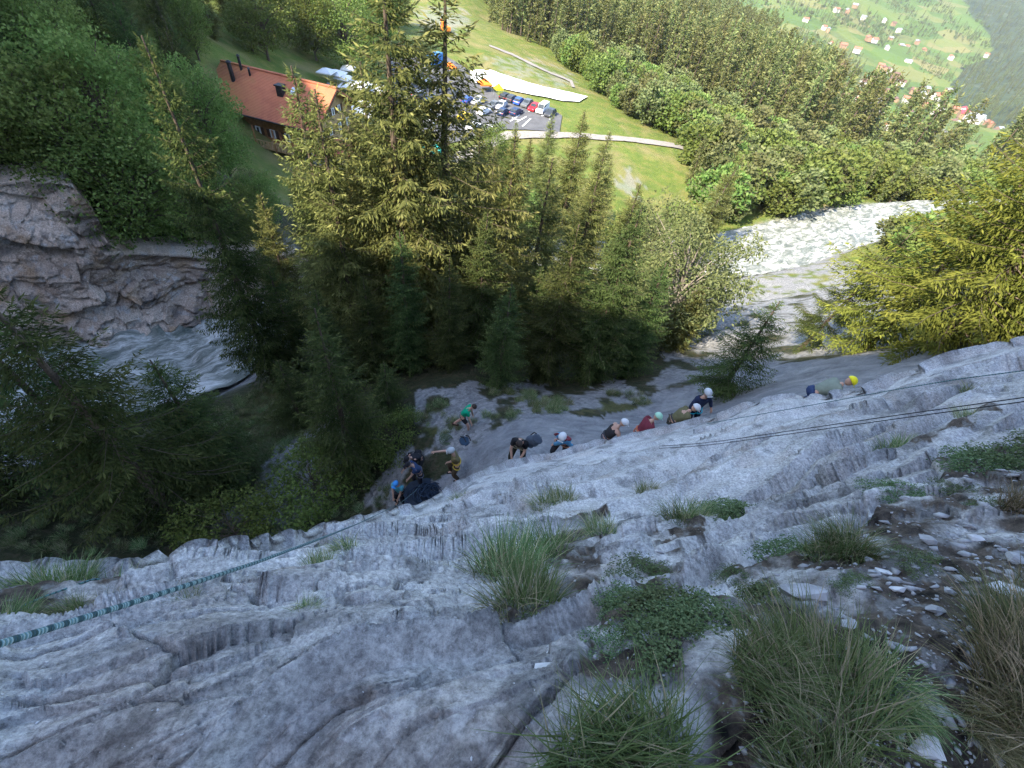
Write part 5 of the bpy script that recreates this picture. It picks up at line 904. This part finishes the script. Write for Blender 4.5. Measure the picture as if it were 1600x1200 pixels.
p3 = gp(713, 744); person('person in olive clothes and pale helmet stretching one arm out', p3, math.pi - 1.2, lean=.25, pelvis=(0, 0, .88), hands=((.10, .35, .75), (.28, .78, 1.25)), feet=((-.2, -.05, 0), (.16, .12, 0)), head=.15, shirt=(.16, .13, .06), sleeve=.45, pants=(.07, .05, .03), helmet=(.42, .45, .47), harness=(.55, .38, .06))
p4 = gp(722, 670); person('person in bright green T-shirt and black shorts striding right over the gravel', p4, -math.pi / 2 - .1, lean=.50, pelvis=(0, 0, .86), hands=((-.22, .35, .62), (.22, .45, .55)), feet=((-.1, -.36, 0), (.1, .28, 0)), head=.35, shirt=(.0, .32, .17), sleeve=.4, pants=(.02, .02, .022), pleg=.4, shoes=(.08, .04, .03))
p5 = gp(806, 722); person('bareheaded person in black T-shirt bending forward over the rope with a grey backpack', p5, face_cam - .1, lean=.55, pelvis=(0, -.05, .88), hands=((-.10, .42, .78), (.12, .42, .78)), feet=((-.16, -.1, 0), (.16, .05, 0)), head=.5, shirt=(.012, .012, .014), sleeve=.4, pants=(.025, .027, .02), harness=(.25, .22, .15))
p6 = gp(872, 714); person('person with blue sleeves, burgundy vest and white helmet', p6, face_cam - .35, lean=.5, pelvis=(0, 0, .86), hands=((.35, .25, .60), (-.42, .18, .95)), feet=((-.16, -.1, 0), (.16, .08, 0)), head=.3, shirt=(.20, .04, .05), sleeve=.15, sleeve_c=(.10, .28, .45), pants=(.03, .03, .035), helmet=W_HELM, harness=(.45, .2, .12))
p7 = gp(936, 708); person('person in black tank top with bare arms and white helmet facing right', p7, -math.pi / 2 + .15, lean=.4, pelvis=(0, 0, .84), hands=((-.2, .45, .75), (.2, .45, .72)), feet=((-.12, -.15, 0), (.12, .12, 0)), head=.3, shirt=(.03, .028, .03), sleeve=0.0, pants=(.12, .12, .15), helmet=W_HELM, harness=(.06, .06, .07))
p8 = gp(985, 702); person('person in burgundy shirt and pale green helmet behind the slab edge', p8, -math.pi / 2 + .3, lean=.4, pelvis=(0, 0, .86), hands=((-.2, .45, .55), (.2, .45, .6)), head=.3, shirt=(.16, .03, .045), sleeve=.95, pants=(.04, .04, .05), helmet=(.35, .62, .45), harness=(.5, .15, .08))
p9 = gp(1040, 684); person('person in olive jacket and white helmet bent low beside the slab edge', p9, -math.pi / 2 + .1, lean=.6, pelvis=(0, -.1, .84), hands=((-.2, .55, .55), (.2, .55, .5)), head=.1, shirt=(.13, .12, .06), sleeve=.95, pants=(.08, .07, .05), helmet=W_HELM, harness=(.05, .05, .05))
p10 = gp(1068, 667); person('person in navy clothes with teal harness and grey helmet standing upright', p10, face_cam + .3, lean=.1, hands=((-.42, .12, .95), (.30, .12, .78)), feet=((-.2, -.05, 0), (.12, .05, 0)), head=.1, shirt=(.02, .03, .07), sleeve=.95, pants=(.012, .014, .03), helmet=(.5, .52, .54), harness=(.02, .38, .50))
p11 = gp(1262, 640); person('person in yellow helmet and grey green shirt stooping on the right slab', p11, -math.pi / 2, lean=.85, pelvis=(0, -.2, .62), hands=((-.22, .5, .35), (.22, .5, .3)), feet=((-.12, -.3, 0), (.12, -.1, 0)), head=-.1, shirt=(.20, .23, .18), sleeve=.5, pants=(.03, .05, .12), helmet=(.85, .75, .02))
p12 = gp(654, 735); person('person with dark hair stooping behind the navy shirted one', p12, math.pi - .6, lean=.8, pelvis=(0, -.1, .78), hands=((-.2, .5, .4), (.2, .5, .4)), head=.2, shirt=(.02, .02, .025), sleeve=.4, pants=(.03, .03, .03), cap=(.02, .02, .022))

bpy.data.scenes.remove(TMP)

# ------------------------------------------------------------------ gear on the ledge
def chip(d, sd, n=13):
    """angular stone: hull of a few random points"""
    rg = np.random.default_rng(sd + 900); bm = bmesh.new(); P = rg.normal(size=(n, 3)); P /= np.linalg.norm(P, axis=1)[:, None]; P *= rg.uniform(.75, 1.1, (n, 1))
    for p in P: bm.verts.new((p * np.array(d)).tolist())
    r_ = bmesh.ops.convex_hull(bm, input=bm.verts[:]); bmesh.ops.delete(bm, geom=[g for g in r_['geom_interior'] if isinstance(g, bmesh.types.BMVert)], context='VERTS'); bmesh.ops.triangulate(bm, faces=bm.faces[:])
    me = bpy.data.meshes.new('stone'); bm.to_mesh(me); bm.free(); return me
def lump(n, d, sd, amp=.18):
    bm = bmesh.new(); bmesh.ops.create_icosphere(bm, subdivisions=n, radius=1); V = np.array([v.co for v in bm.verts]); r_ = 1 + amp * fbm(V * 1.6 + sd * 3.1, 3, sd)
    for v, k in zip(bm.verts, r_): v.co = v.co * k
    for v in bm.verts: v.co.x *= d[0]; v.co.y *= d[1]; v.co.z *= d[2]
    me = bpy.data.meshes.new('lump'); bm.to_mesh(me); bm.free(); return me
def backpack(label, loc, rz, c, tilt=(0, 0), s=1.0, pocket=None):
    e = empty('backpack', loc, rz, label=label, category='backpack'); e.rotation_euler = (tilt[0], tilt[1], rz); e.scale = (s, s, s); me = lump(3, (.17, .13, .27), 3, .10); me.polygons.foreach_set('use_smooth', np.ones(len(me.polygons), bool)); b = link('sack', me, cloth(c), e); b.location = (0, 0, .24)
    q = link('pocket', lump(2, (.11, .06, .12), 5, .1), cloth(pocket or tuple(x * .7 for x in c)), e); q.location = (0, -.12, .18); l_ = link('lid', lump(2, (.15, .12, .06), 6, .1), cloth(tuple(x * .8 for x in c)), e); l_.location = (0, 0, .47)
    for sx in (-1, 1): MB().tube([(sx * .08, .12, .42), (sx * .09, .20, .25), (sx * .09, .12, .06)], .018, 5).build('strap', cloth((.03, .03, .03)), e)
    return e
_h5 = np.array(p5) + np.array([.28, -.05, 1.0]); backpack('grey backpack worn by the bareheaded person in black', p5 + np.array([.22, .10, .85]), -.3, (.07, .09, .12), (.2, .5))
backpack('dark blue backpack lying on the gravel at the feet of the green shirted person', gp(722, 685), .6, (.03, .06, .10), (1.2, .2), 1.1)
backpack('orange backpack beside the dark heap of rope', gp(702, 772), .3, (.75, .13, .03), (1.1, .1), 1.0, (.04, .03, .03))
backpack('black backpack on the bank behind the navy shirted person', gp(648, 716), .9, (.02, .02, .025), (.3, .1), 1.0)
backpack('small black bag on the bare slab left of the bending person', gp(767, 735), .9, (.03, .025, .025), (.9, .1), .7)
def rope_heap(name, label, loc, rx, ry, n, rad, c, sd, h=.25):
    rg = np.random.default_rng(sd); t = np.linspace(0, n * 2 * math.pi, n * 14); k = t / t[-1]; rr_ = .55 + .45 * vnoise(np.stack([t / 3, 0 * t, 0 * t], -1), sd)
    ox = .35 * rx * vnoise(np.stack([t / 6, 0 * t + 5, 0 * t], -1), sd + 1); oy = .35 * ry * vnoise(np.stack([t / 6, 0 * t + 9, 0 * t], -1), sd + 2)
    P = np.stack([rx * rr_ * np.cos(t) + ox, ry * rr_ * np.sin(t) + oy, .03 + h * (1 - np.clip(rr_, 0, 1)) * 1.4 + .06 * rg.random(len(t))], -1); o = MB().tube(P, rad, 5).build(name, c, None, True, label=label, category='rope'); o.location = loc; return o
rope_heap('rope_heap', 'dark blue heap of climbing rope on its tarpaulin beside the orange backpack', gp(672, 775), .62, .45, 26, .014, cloth((.02, .035, .06)), 4)
sheet_me = lump(3, (.85, .6, .05), 8, .2); so_ = link('rope_tarpaulin', sheet_me, cloth((.025, .035, .05)), None, label='dark tarpaulin spread under the heap of rope', category='tarpaulin'); so_.location = gp(672, 775) + np.array([0, 0, -.02])
rope_heap('coiled_rope', 'olive coil of rope on the gravel left of the blue backpack', gp(699, 688), .33, .26, 9, .014, cloth((.10, .13, .08)), 9, .1)

# ------------------------------------------------------------------ ropes
def rope_material(name, a, b_, per, dark):
    b = NB(name, .7); at = b.n('Attribute', _attribute_name='arc'); sp = b.n('SeparateColor'); b.l(at.outputs[0], sp.inputs[0])
    s1 = b.math('SINE', b.math('MULTIPLY', sp.outputs[0], 6.2832 / per)); s2 = b.math('SINE', b.math('MULTIPLY', sp.outputs[0], 6.2832 / (per * .22)))
    c = b.mix(b.math('GREATER_THAN', s2, .1), a, b_); c = b.mix(b.math('GREATER_THAN', s1, .35), c, dark); return b.out(c, b.bump(s2, .002, .6))
def rope(name, label, P, rad, mat, n=8, dens=400):
    P = np.asarray(P, float); k = np.arange(len(P)); t = np.linspace(0, len(P) - 1, dens); C = np.stack([np.interp(t, k, P[:, j]) for j in range(3)], -1)
    for _ in range(int(dens / len(P) * .6)): C[1:-1] = (C[:-2] + 2 * C[1:-1] + C[2:]) / 4
    m = MB().tube(C, rad, n); V = m.v[0]; arc = np.r_[0, np.cumsum(np.linalg.norm(np.diff(C, axis=0), axis=1))]; ar = (np.repeat(arc, n) + np.tile(np.arange(n) / n, len(C)) * .0); me = m.mesh(name, True)
    a = me.attributes.new('arc', 'FLOAT_COLOR', 'POINT'); a.data.foreach_set('color', np.c_[ar, ar, ar, ar * 0 + 1].astype(np.float32).ravel()); return link(name, me, mat, None, label=label, category='rope')
M_R1 = rope_material('teal_rope', (.09, .17, .185), (.23, .31, .32), .019, (.03, .065, .075)); M_R2 = rope_material('green_rope', (.05, .15, .16), (.12, .24, .24), .03, (.02, .06, .07)); M_R3 = rope_material('black_rope', (.015, .017, .02), (.03, .034, .04), .02, (.01, .01, .012))
def pd(*L): return np.array([at_depth(x, y, np.float64(d)) for x, y, d in L])
hnd = p2 + np.array([.15, -.42, .75]); hq_ = to_px(hnd)
rope('climbing_rope', 'thick teal and white patterned rope running up past the viewpoint at the left', np.concatenate([[hnd], pd((648, 768, 12.5), (622, 789, 9), (600, 799, 6.3), (560, 818, 3.2), (500, 842, 1.75), (400, 879, 1.12), (300, 912, .80), (200, 944, .66), (100, 975, .57), (0, 1006, .5), (-120, 1043, .44))]), .0041, M_R1, 10, 1500)
def on_slab(L, lift): return np.array([(lambda s: s[0] + s[1] * lift)(slab_at(x, y)) for x, y in L])
rope('thin_rope', 'thin green rope lying on the rock above the thick teal rope', on_slab([(-150, 1012), (-60, 985), (0, 969), (60, 955), (150, 932), (240, 905), (330, 880), (400, 866), (470, 850), (530, 834)], .012), .0045, M_R2)
for k, (dy, lb) in enumerate(((0, 'upper strand of the double black rope stretched across the right slab'), (5, 'lower strand of the double black rope stretched across the right slab'))):
    q = []
    for x in np.linspace(1030, 1760, 16):
        y = np.interp(x, [1030, 1100, 1250, 1400, 1600, 1760], [697, 693, 671, 649, 621, 599]) + dy * np.interp(x, [1030, 1600], [.7, 1.3]); q.append((x, y, 1 / np.interp(x, [1030, 1600, 1760], [1 / 6.0, 1 / 2.6, 1 / 2.1])))
    rope('black_rope', lb, pd(*q), .0031, M_R3)
rope('dark_rope', 'single dark rope along the upper rim of the right slab', pd(*[(x, y, d) for x, y, d in ((1105, 662, 8.6), (1262, 634, 6.8), (1397, 609, 5.5), (1499, 592, 4.8), (1600, 579, 4.2), (1760, 556, 3.4))]), .005, M_R2)

# ------------------------------------------------------------------ bolts, stones, plants on the slab
def basis(nrm, up=(0, 0, 1)):
    z = nrm / np.linalg.norm(nrm); x = np.cross(np.array(up, float), z); x /= np.linalg.norm(x) + 1e-9; return np.stack([x, np.cross(z, x), z], 1)
def oriented(o, p, nrm, spin=0.0):
    m = Matrix(basis(nrm).tolist()).to_4x4() @ Matrix.Rotation(spin, 4, 'Z'); m.translation = Vector(np.asarray(p, float).tolist()); o.matrix_world = m; return o
for (x, y, sc_, lb) in ((628, 1018, 1.0, 'triangular steel bolt hanger on the near slab'), (1215, 706, 1.3, 'small ring bolt on the right slab below the double rope')):
    p, n_ = slab_at(x, y); e = empty('bolt_hanger', label=lb, category='bolt'); oriented(e, p + n_ * .004, n_, .4); e.scale = (sc_, sc_, sc_)
    tri = [(-.018, -.018, .006), (.020, -.016, .006), (.004, .022, .006), (-.018, -.018, .006)]; MB().tube(tri, .0028, 6).build('plate', M_STEEL, e); MB().tube([(0, -.005, -.01), (0, -.005, .014)], .006, 6).build('bolt', M_METAL, e)
M_CHIP = plain('pale_stone', (.46, .46, .47), .9, .2, 20); M_PEB = plain('grey_stone', (.30, .30, .31), .9, .3, 20)
ST = [(857, 1074, .034, 'pale flat stone above the tall grass at the lower middle', 1), (862, 1046, .012, 'small pale chip above the flat stone', 1), (820, 999, .022, 'pale chip on the long ledge left of the leafy cushion', 1), (905, 924, .014, 'small pale chip beside the dark moss cushion', 1), (1262, 945, .085, 'largest flat grey stone in the soil hollow', 0), (1330, 1000, .03, 'grey stone half sunk below the flat one', 0), (1380, 905, .035, 'pale stone right of the middle grass tuft', 1), (1402, 935, .03, 'pale stone below the one beside the middle tuft', 1), (1450, 855, .05, 'flat stone on the bare earth at the right', 0), (1520, 850, .045, 'pale slab of stone at the top of the bare earth', 1), (1590, 885, .05, 'grey stone at the right edge of the bare earth', 0), (1570, 955, .05, 'pale stone above the dry grass at the right', 1), (1460, 968, .03, 'small stone on the bare earth path', 0), (1205, 890, .02, 'upright chip left of the middle grass tuft', 1), (385, 1018, .02, 'pale chip on the left slab', 1), (705, 905, .03, 'pale stone left of the grass in the groove', 1), (1020, 1020, .045, 'stone among the leafy cushions', 0), (1440, 1165, .045, 'pale stone at the bottom right between the tufts', 1), (760, 700, .16, 'pale block on the lower slab', 1), (955, 770, .05, 'pale stone in the upper groove', 1), (1350, 1050, .02, 'chip above the big tuft', 1)]
for k, (x, y, r_, lb, w_) in enumerate(ST):
    if (x, y) == (760, 700): p = gp(x, y); n_ = np.array([0, 0, 1.0])
    else: p, n_ = slab_at(x, y)
    o = link('stone', chip((r_, r_ * .7, r_ * .32), k + 20), M_CHIP if w_ else M_PEB, None, label=lb, category='stone'); oriented(o, p + n_ * r_ * .15, n_, k * 1.3)
def blades(n, L, spread, wdt, sd, droop=1.0, dry=.15, rad=.05, tall=0):
    rg = np.random.default_rng(sd); a = rg.uniform(0, 6.283, n); r0 = rad * np.sqrt(rg.random(n)); base = np.stack([r0 * np.cos(a), r0 * np.sin(a), -.01 + 0 * a], -1); bd = rg.uniform(0, 6.283); ox = .75 * np.cos(a) + .8 * math.cos(bd) + rg.normal(0, .55, n); oy = .75 * np.sin(a) + .8 * math.sin(bd) + rg.normal(0, .55, n); a2 = np.arctan2(oy, ox); out = np.stack([np.cos(a2), np.sin(a2), 0 * a2], -1)
    ln = L * rg.uniform(.45, 1.1, n); el = rg.uniform(.15, 1.0, n) * spread; s = np.linspace(0, 1, 6); sd_ = np.stack([-np.sin(a2), np.cos(a2), 0 * a2], -1); crv = rg.uniform(.4, 1.3, n) * droop
    th = el[:, None] + crv[:, None] * s[None] ** 1.4; dx = np.sin(th); dz = np.cos(th); st = (ln / 5)[:, None]; X = np.concatenate([np.zeros((n, 1)), np.cumsum(dx[:, :-1] * st, 1)], 1); Z = np.concatenate([np.zeros((n, 1)), np.cumsum(dz[:, :-1] * st, 1)], 1)
    C = base[:, None] + out[:, None] * X[..., None] + np.array([0, 0, 1.0]) * Z[..., None] + sd_[:, None] * (rg.normal(0, .12, (n, 1)) * ln[:, None] * s[None] ** 2)[..., None]
    wv = wdt * rg.uniform(.6, 1.2, n)[:, None] * (1 - s[None] ** 1.5 * .93); tw = rg.normal(0, .5, n); side = sd_ * np.cos(tw)[:, None] + np.array([0, 0, 1.0]) * np.sin(tw)[:, None]
    V = np.stack([C + side[:, None] * wv[..., None] / 2, C - side[:, None] * wv[..., None] / 2], 2); i = (np.arange(n)[:, None] * 12 + np.arange(5)[None] * 2).ravel(); F = np.stack([i, i + 1, i + 3, i + 2], -1)
    T = np.zeros((n, 6, 2, 4)); T[..., 0] = np.clip(rg.normal(.45, .25, n), 0, 1)[:, None, None]; T[..., 1] = (rg.random(n) < dry)[:, None, None] * rg.uniform(.6, 1, n)[:, None, None]; T[..., 3] = 1
    return np_mesh('grass_tuft', V.reshape(-1, 3), [F], True, {'tint': T.reshape(-1, 4)})
M_GRASS = leaf_material('grass_blades', (.075, .12, .04), (.20, .27, .115), (.42, .37, .23), .25); M_GRASS_D = leaf_material('dry_grass', (.10, .10, .045), (.21, .19, .095), (.42, .33, .21), .25); M_CUSH = leaf_material('cushion_leaves', (.05, .08, .035), (.12, .17, .075), (.19, .24, .12), .2)
TB = [blades(1150, .34, .8, .0062, 1, 1.2, .25, .17), blades(800, .42, .55, .0072, 2, .9, .12, .18), blades(1200, .32, .95, .005, 3, 1.2, .4, .2), blades(420, .18, .8, .004, 4, .9, .2, .09), blades(260, .13, .9, .004, 5, .9, .35, .08)]
for m, k in zip(TB, (M_GRASS, M_GRASS, M_GRASS_D, M_GRASS, M_GRASS)): m.materials.append(k)
TU = [(1270, 1105, 0, 1.0, 'biggest dense grass tuft in the lower right foreground'), (1375, 1085, 0, .6, 'right half of the biggest foreground grass clump'), (1185, 1085, 0, .6, 'grass tuft at the left flank of the biggest clump'), (1000, 1185, 1, .85, 'tall dark green grass clump at the lower edge'), (930, 1230, 1, 1.0, 'tall grass clump cut off by the lower edge, left one'), (1250, 1215, 0, .7, 'grass cut off by the lower edge below the biggest tuft'),
      (1590, 1030, 0, .8, 'green grass clump at the right edge'), (1620, 1110, 2, 1.1, 'dry grass clump in the lower right corner'), (1540, 1140, 2, .5, 'dry grass strands left of the lower right corner'), (1650, 950, 2, .7, 'dry grass at the right edge above the green clump'), (1330, 872, 0, .75, 'upright grass tuft on the soil in the middle right'), (1290, 880, 3, 1.1, 'small green tuft left of the upright one'), (1610, 800, 2, .8, 'dry grass below the heather at the right edge'),
      (800, 905, 3, 2.2, 'largest grass patch in the slab groove'), (845, 880, 3, 2.2, 'grass patch right of the largest one in the groove'), (770, 910, 3, 1.8, 'left end of the grass in the slab groove'), (830, 945, 3, 1.6, 'lower grass patch in the slab groove'), (800, 965, 4, 1.8, 'lowest grass patch in the slab groove'), (880, 858, 4, 2.0, 'upper tip of the grass in the slab groove'), (940, 838, 4, 1.8, 'tuft between the groove grass and the soil patch'), (1060, 822, 3, 1.6, 'tuft on the soil patch above the dark moss'), (1090, 815, 4, 1.6, 'tuft right on the soil patch above the dark moss'),
      (880, 785, 4, 2.6, 'tuft in the upper cleft of the slab'), (850, 792, 4, 2.6, 'tuft left in the upper cleft of the slab'), (1010, 765, 4, 2.0, 'tuft near the boulder in the upper cleft'), (720, 778, 4, 2.4, 'tuft on the slab rim below the orange backpack'), (1380, 695, 3, 1.5, 'tuft on the long crack of the right slab'), (1410, 690, 4, 1.6, 'tuft right on the long crack of the right slab'), (1510, 650, 4, 1.6, 'tuft at the upper end of the long crack'), (1520, 617, 4, 1.8, 'bright tuft on the upper right slab'), (1065, 710, 4, 2.2, 'tuft in the steep crack below the double rope'),
      (500, 902, 4, 1.3, 'low grass strip on the left slab'), (540, 885, 4, 1.4, 'low grass strip right on the left slab'), (480, 975, 4, .7, 'tiny tuft left of the bolt hanger'), (292, 967, 4, .7, 'tiny tuft on the left slab below the rope'), (395, 938, 4, .6, 'tiniest tuft on the left slab'), (655, 815, 4, 2.0, 'tuft on the slab rim below the belayer'), (120, 905, 3, 1.6, 'grass on the left rim above the rope'), (60, 915, 3, 1.6, 'grass at the left edge above the rope'), (190, 915, 4, 1.8, 'grass on the left rim right part'), (20, 985, 3, .9, 'grass under the rope at the left edge'), (110, 970, 3, .8, 'grass under the thick rope'), (170, 950, 4, 1.0, 'grass under the thick rope, right part'), (440, 888, 4, 1.3, 'thin tuft below the rope on the left slab'), (960, 905, 4, .9, 'tuft left of the dark moss')]
for k, (x, y, kd, s_, lb) in enumerate(TU):
    p, n_ = slab_at(x, y); e = link('grass_tuft', TB[kd], None, None, label=lb, category='grass'); up = n_ * .55 + np.array([0, -.0, .6]); oriented(e, p - n_ * .01, up, k * 2.1); s2 = s_ * (.62 if kd < 3 else .72); e.scale = (s2, s2, s2); e['group'] = 'grass tufts on the slab'
CU = [broadleaf(71, .16, .20, .0, .017, 90, 50, M_CUSH, M_BARK), broadleaf(72, .12, .17, .0, .011, 60, 60, M_CUSH, M_BARK)]
for k, (x, y, kd, s_, lb) in enumerate([(1045, 985, 0, 1.0, 'leafy green cushion left above the big grass'), (990, 965, 0, .8, 'leafy cushion at the end of the long ledge'), (1105, 1000, 0, .9, 'leafy cushion beside the big grass tuft'), (1060, 1040, 0, .9, 'leafy cushion in front of the tall grass'), (980, 1030, 1, .9, 'mossy cushion below the long ledge end'), (1000, 905, 1, 1.3, 'dark moss cushion under the diagonal rib'), (1200, 948, 0, .7, 'small leafy plant left of the flat stone'), (1165, 806, 0, 1.4, 'leafy mat on the ledge above the soil'), (1130, 800, 0, 1.2, 'leafy mat left on the ledge above the soil'), (1290, 735, 1, 1.6, 'round dark cushion on the right slab'), (1230, 880, 0, .8, 'leafy sprig left of the upright grass'), (1150, 915, 1, .6, 'small cushion on the edge of the soil hollow'), (1400, 770, 1, 1.3, 'dark cushion at the top of the soil hollow'), (1540, 735, 1, 1.9, 'heather mat at the right edge, left part'), (1600, 730, 1, 2.2, 'heather mat at the right edge'), (1660, 720, 1, 2.2, 'heather mat cut off by the right edge'), (1500, 760, 1, 1.1, 'small heather cushion below the mat'), (1560, 790, 1, 1.0, 'dark cushion under the heather mat'), (1450, 905, 1, .8, 'flat cushion on the bare earth'), (1350, 935, 1, .6, 'flat sprig below the upright grass'), (1310, 690, 1, .0, '')]):
    if s_ <= 0: continue
    p, n_ = slab_at(x, y); e = empty('cushion_plant', label=lb, category='plant'); oriented(e, p - n_ * .02, n_ * .7 + np.array([0, 0, .4]), k); s_ *= .7; e.scale = (s_, s_, s_ * .5); link('stem', CU[kd][0], None, e); link('leaves', CU[kd][1], None, e)
# loose chips and gravel nobody could count
def scatter_lumps(name, pts, nrm, size, sd, mat, label):
    rg = np.random.default_rng(sd); base = []; 
    for k in range(4): m = chip((1, .75, .4), k + 50 + sd, 9); base.append((np.array([v.co for v in m.vertices]), np.array([list(p.vertices) for p in m.polygons])))
    Vs_ = []; Fs = []; n = 0
    for p, q, s_ in zip(pts, nrm, size):
        B, F_ = base[rg.integers(4)]; a = rg.uniform(0, 6.28); Rm = basis(q) @ np.array([[math.cos(a), -math.sin(a), 0], [math.sin(a), math.cos(a), 0], [0, 0, 1]]); Vs_.append(B * s_ @ Rm.T + p); Fs.append(F_ + n); n += len(B)
    return link(name, np_mesh(name, np.concatenate(Vs_), [np.concatenate(Fs)]), mat, None, kind='stuff', label=label)
rg = np.random.default_rng(5); pts = []; nr2 = []; sz = []
soil_ok = lambda x, y: any(in_poly(np.array([[x, y]]), pl)[0] for pl in SOIL)
while len(pts) < 2600:
    x, y = rg.uniform(740, 1690), rg.uniform(700, 1290)
    if x < 1150 and rg.random() < .6: continue
    if soil_ok(x, y): p, n_ = slab_at(x, y); pts.append(p + n_ * .002); nr2.append(n_); sz.append(min(.02, .0026 * np.exp(rg.exponential(.7))) * np.linalg.norm(p - CAM) / 1.6)
scatter_lumps('gravel', pts, nr2, sz, 1, M_PEB, 'grey chips scattered over the soil of the slab')
pts = []; nr2 = []; sz = []
while len(pts) < 500:
    x, y = rg.uniform(0, 1600), rg.uniform(640, 1190)
    if y > np.interp(x, EDGE[:, 0], EDGE[:, 1]) + 12 and not soil_ok(x, y): p, n_ = slab_at(x, y); pts.append(p); nr2.append(n_); sz.append(min(.009, .0022 * np.exp(rg.exponential(.5))) * np.linalg.norm(p - CAM) / 2.0)
scatter_lumps('stone_chips', pts, nr2, sz, 2, M_CHIP, 'pale chips lying loose on the slab')
pts = []; nr2 = []; sz = []; q_ = np.array(GRAVEL_PX)
GG = scatter(GRAVEL_PX, .17, 7, 26, 12, (-35, 50)); rg.shuffle(GG); GG = GG[:5000]
scatter_lumps('scree', GG, np.repeat(np.array([[0, 0, 1.0]]), len(GG), 0), .028 * np.exp(np.minimum(1.6, rg.exponential(.5, len(GG)))), 3, plain('scree_stone', (.36, .36, .36), .9, .35, 3), 'grey scree below the slab')
BK = scatter([(1085, 380), (1240, 345), (1340, 335), (1440, 330), (1440, 355), (1340, 375), (1250, 430), (1300, 520), (1230, 560), (1120, 480), (1085, 440)], 1.1, 20, 130, 13, (0, 50)); dB, tB = poly_dist(BK[:, :2], RIVER); BK[:, 2] = np.where(dB < 9, np.maximum(BK[:, 2], np.interp(tB, np.arange(len(RIVER)), RIVER[:, 2]) - .1), BK[:, 2]); BK = BK[(dB > 4.2) | (rg.random(len(BK)) < .22)]; scatter_lumps('river_boulders', BK, np.repeat(np.array([[0, 0, 1.0]]), len(BK), 0), .38 * np.exp(np.minimum(1.5, rg.exponential(.5, len(BK)))), 4, plain('river_boulder', (.48, .42, .38), .9, .25, .5), 'pale boulders along the river bank')
# short grass on the ledge
GS = scatter([(640, 640), (740, 620), (830, 610), (1030, 615), (1030, 632), (900, 640), (760, 660), (690, 690), (650, 690)], .42, 7, 24, 14, (-35, 45)); GS = GS[fbm(GS * np.array([.6, .6, 0]), 2, 3) > -.05]
BLS = [TB[3]]
stuff_g = np.concatenate([GS, scatter([(330, 640), (450, 590), (560, 640), (620, 780), (540, 830), (330, 860), (60, 880), (-100, 860), (120, 760), (330, 740)], .5, 7, 26, 15, (-100, 10))])
so2 = stuff_instances('bank_grass', stuff_g, 1.0, 2.4, [(None, TB[3], 1), (None, TB[4], 1)], 'rough grass on the shaded bank', 16)
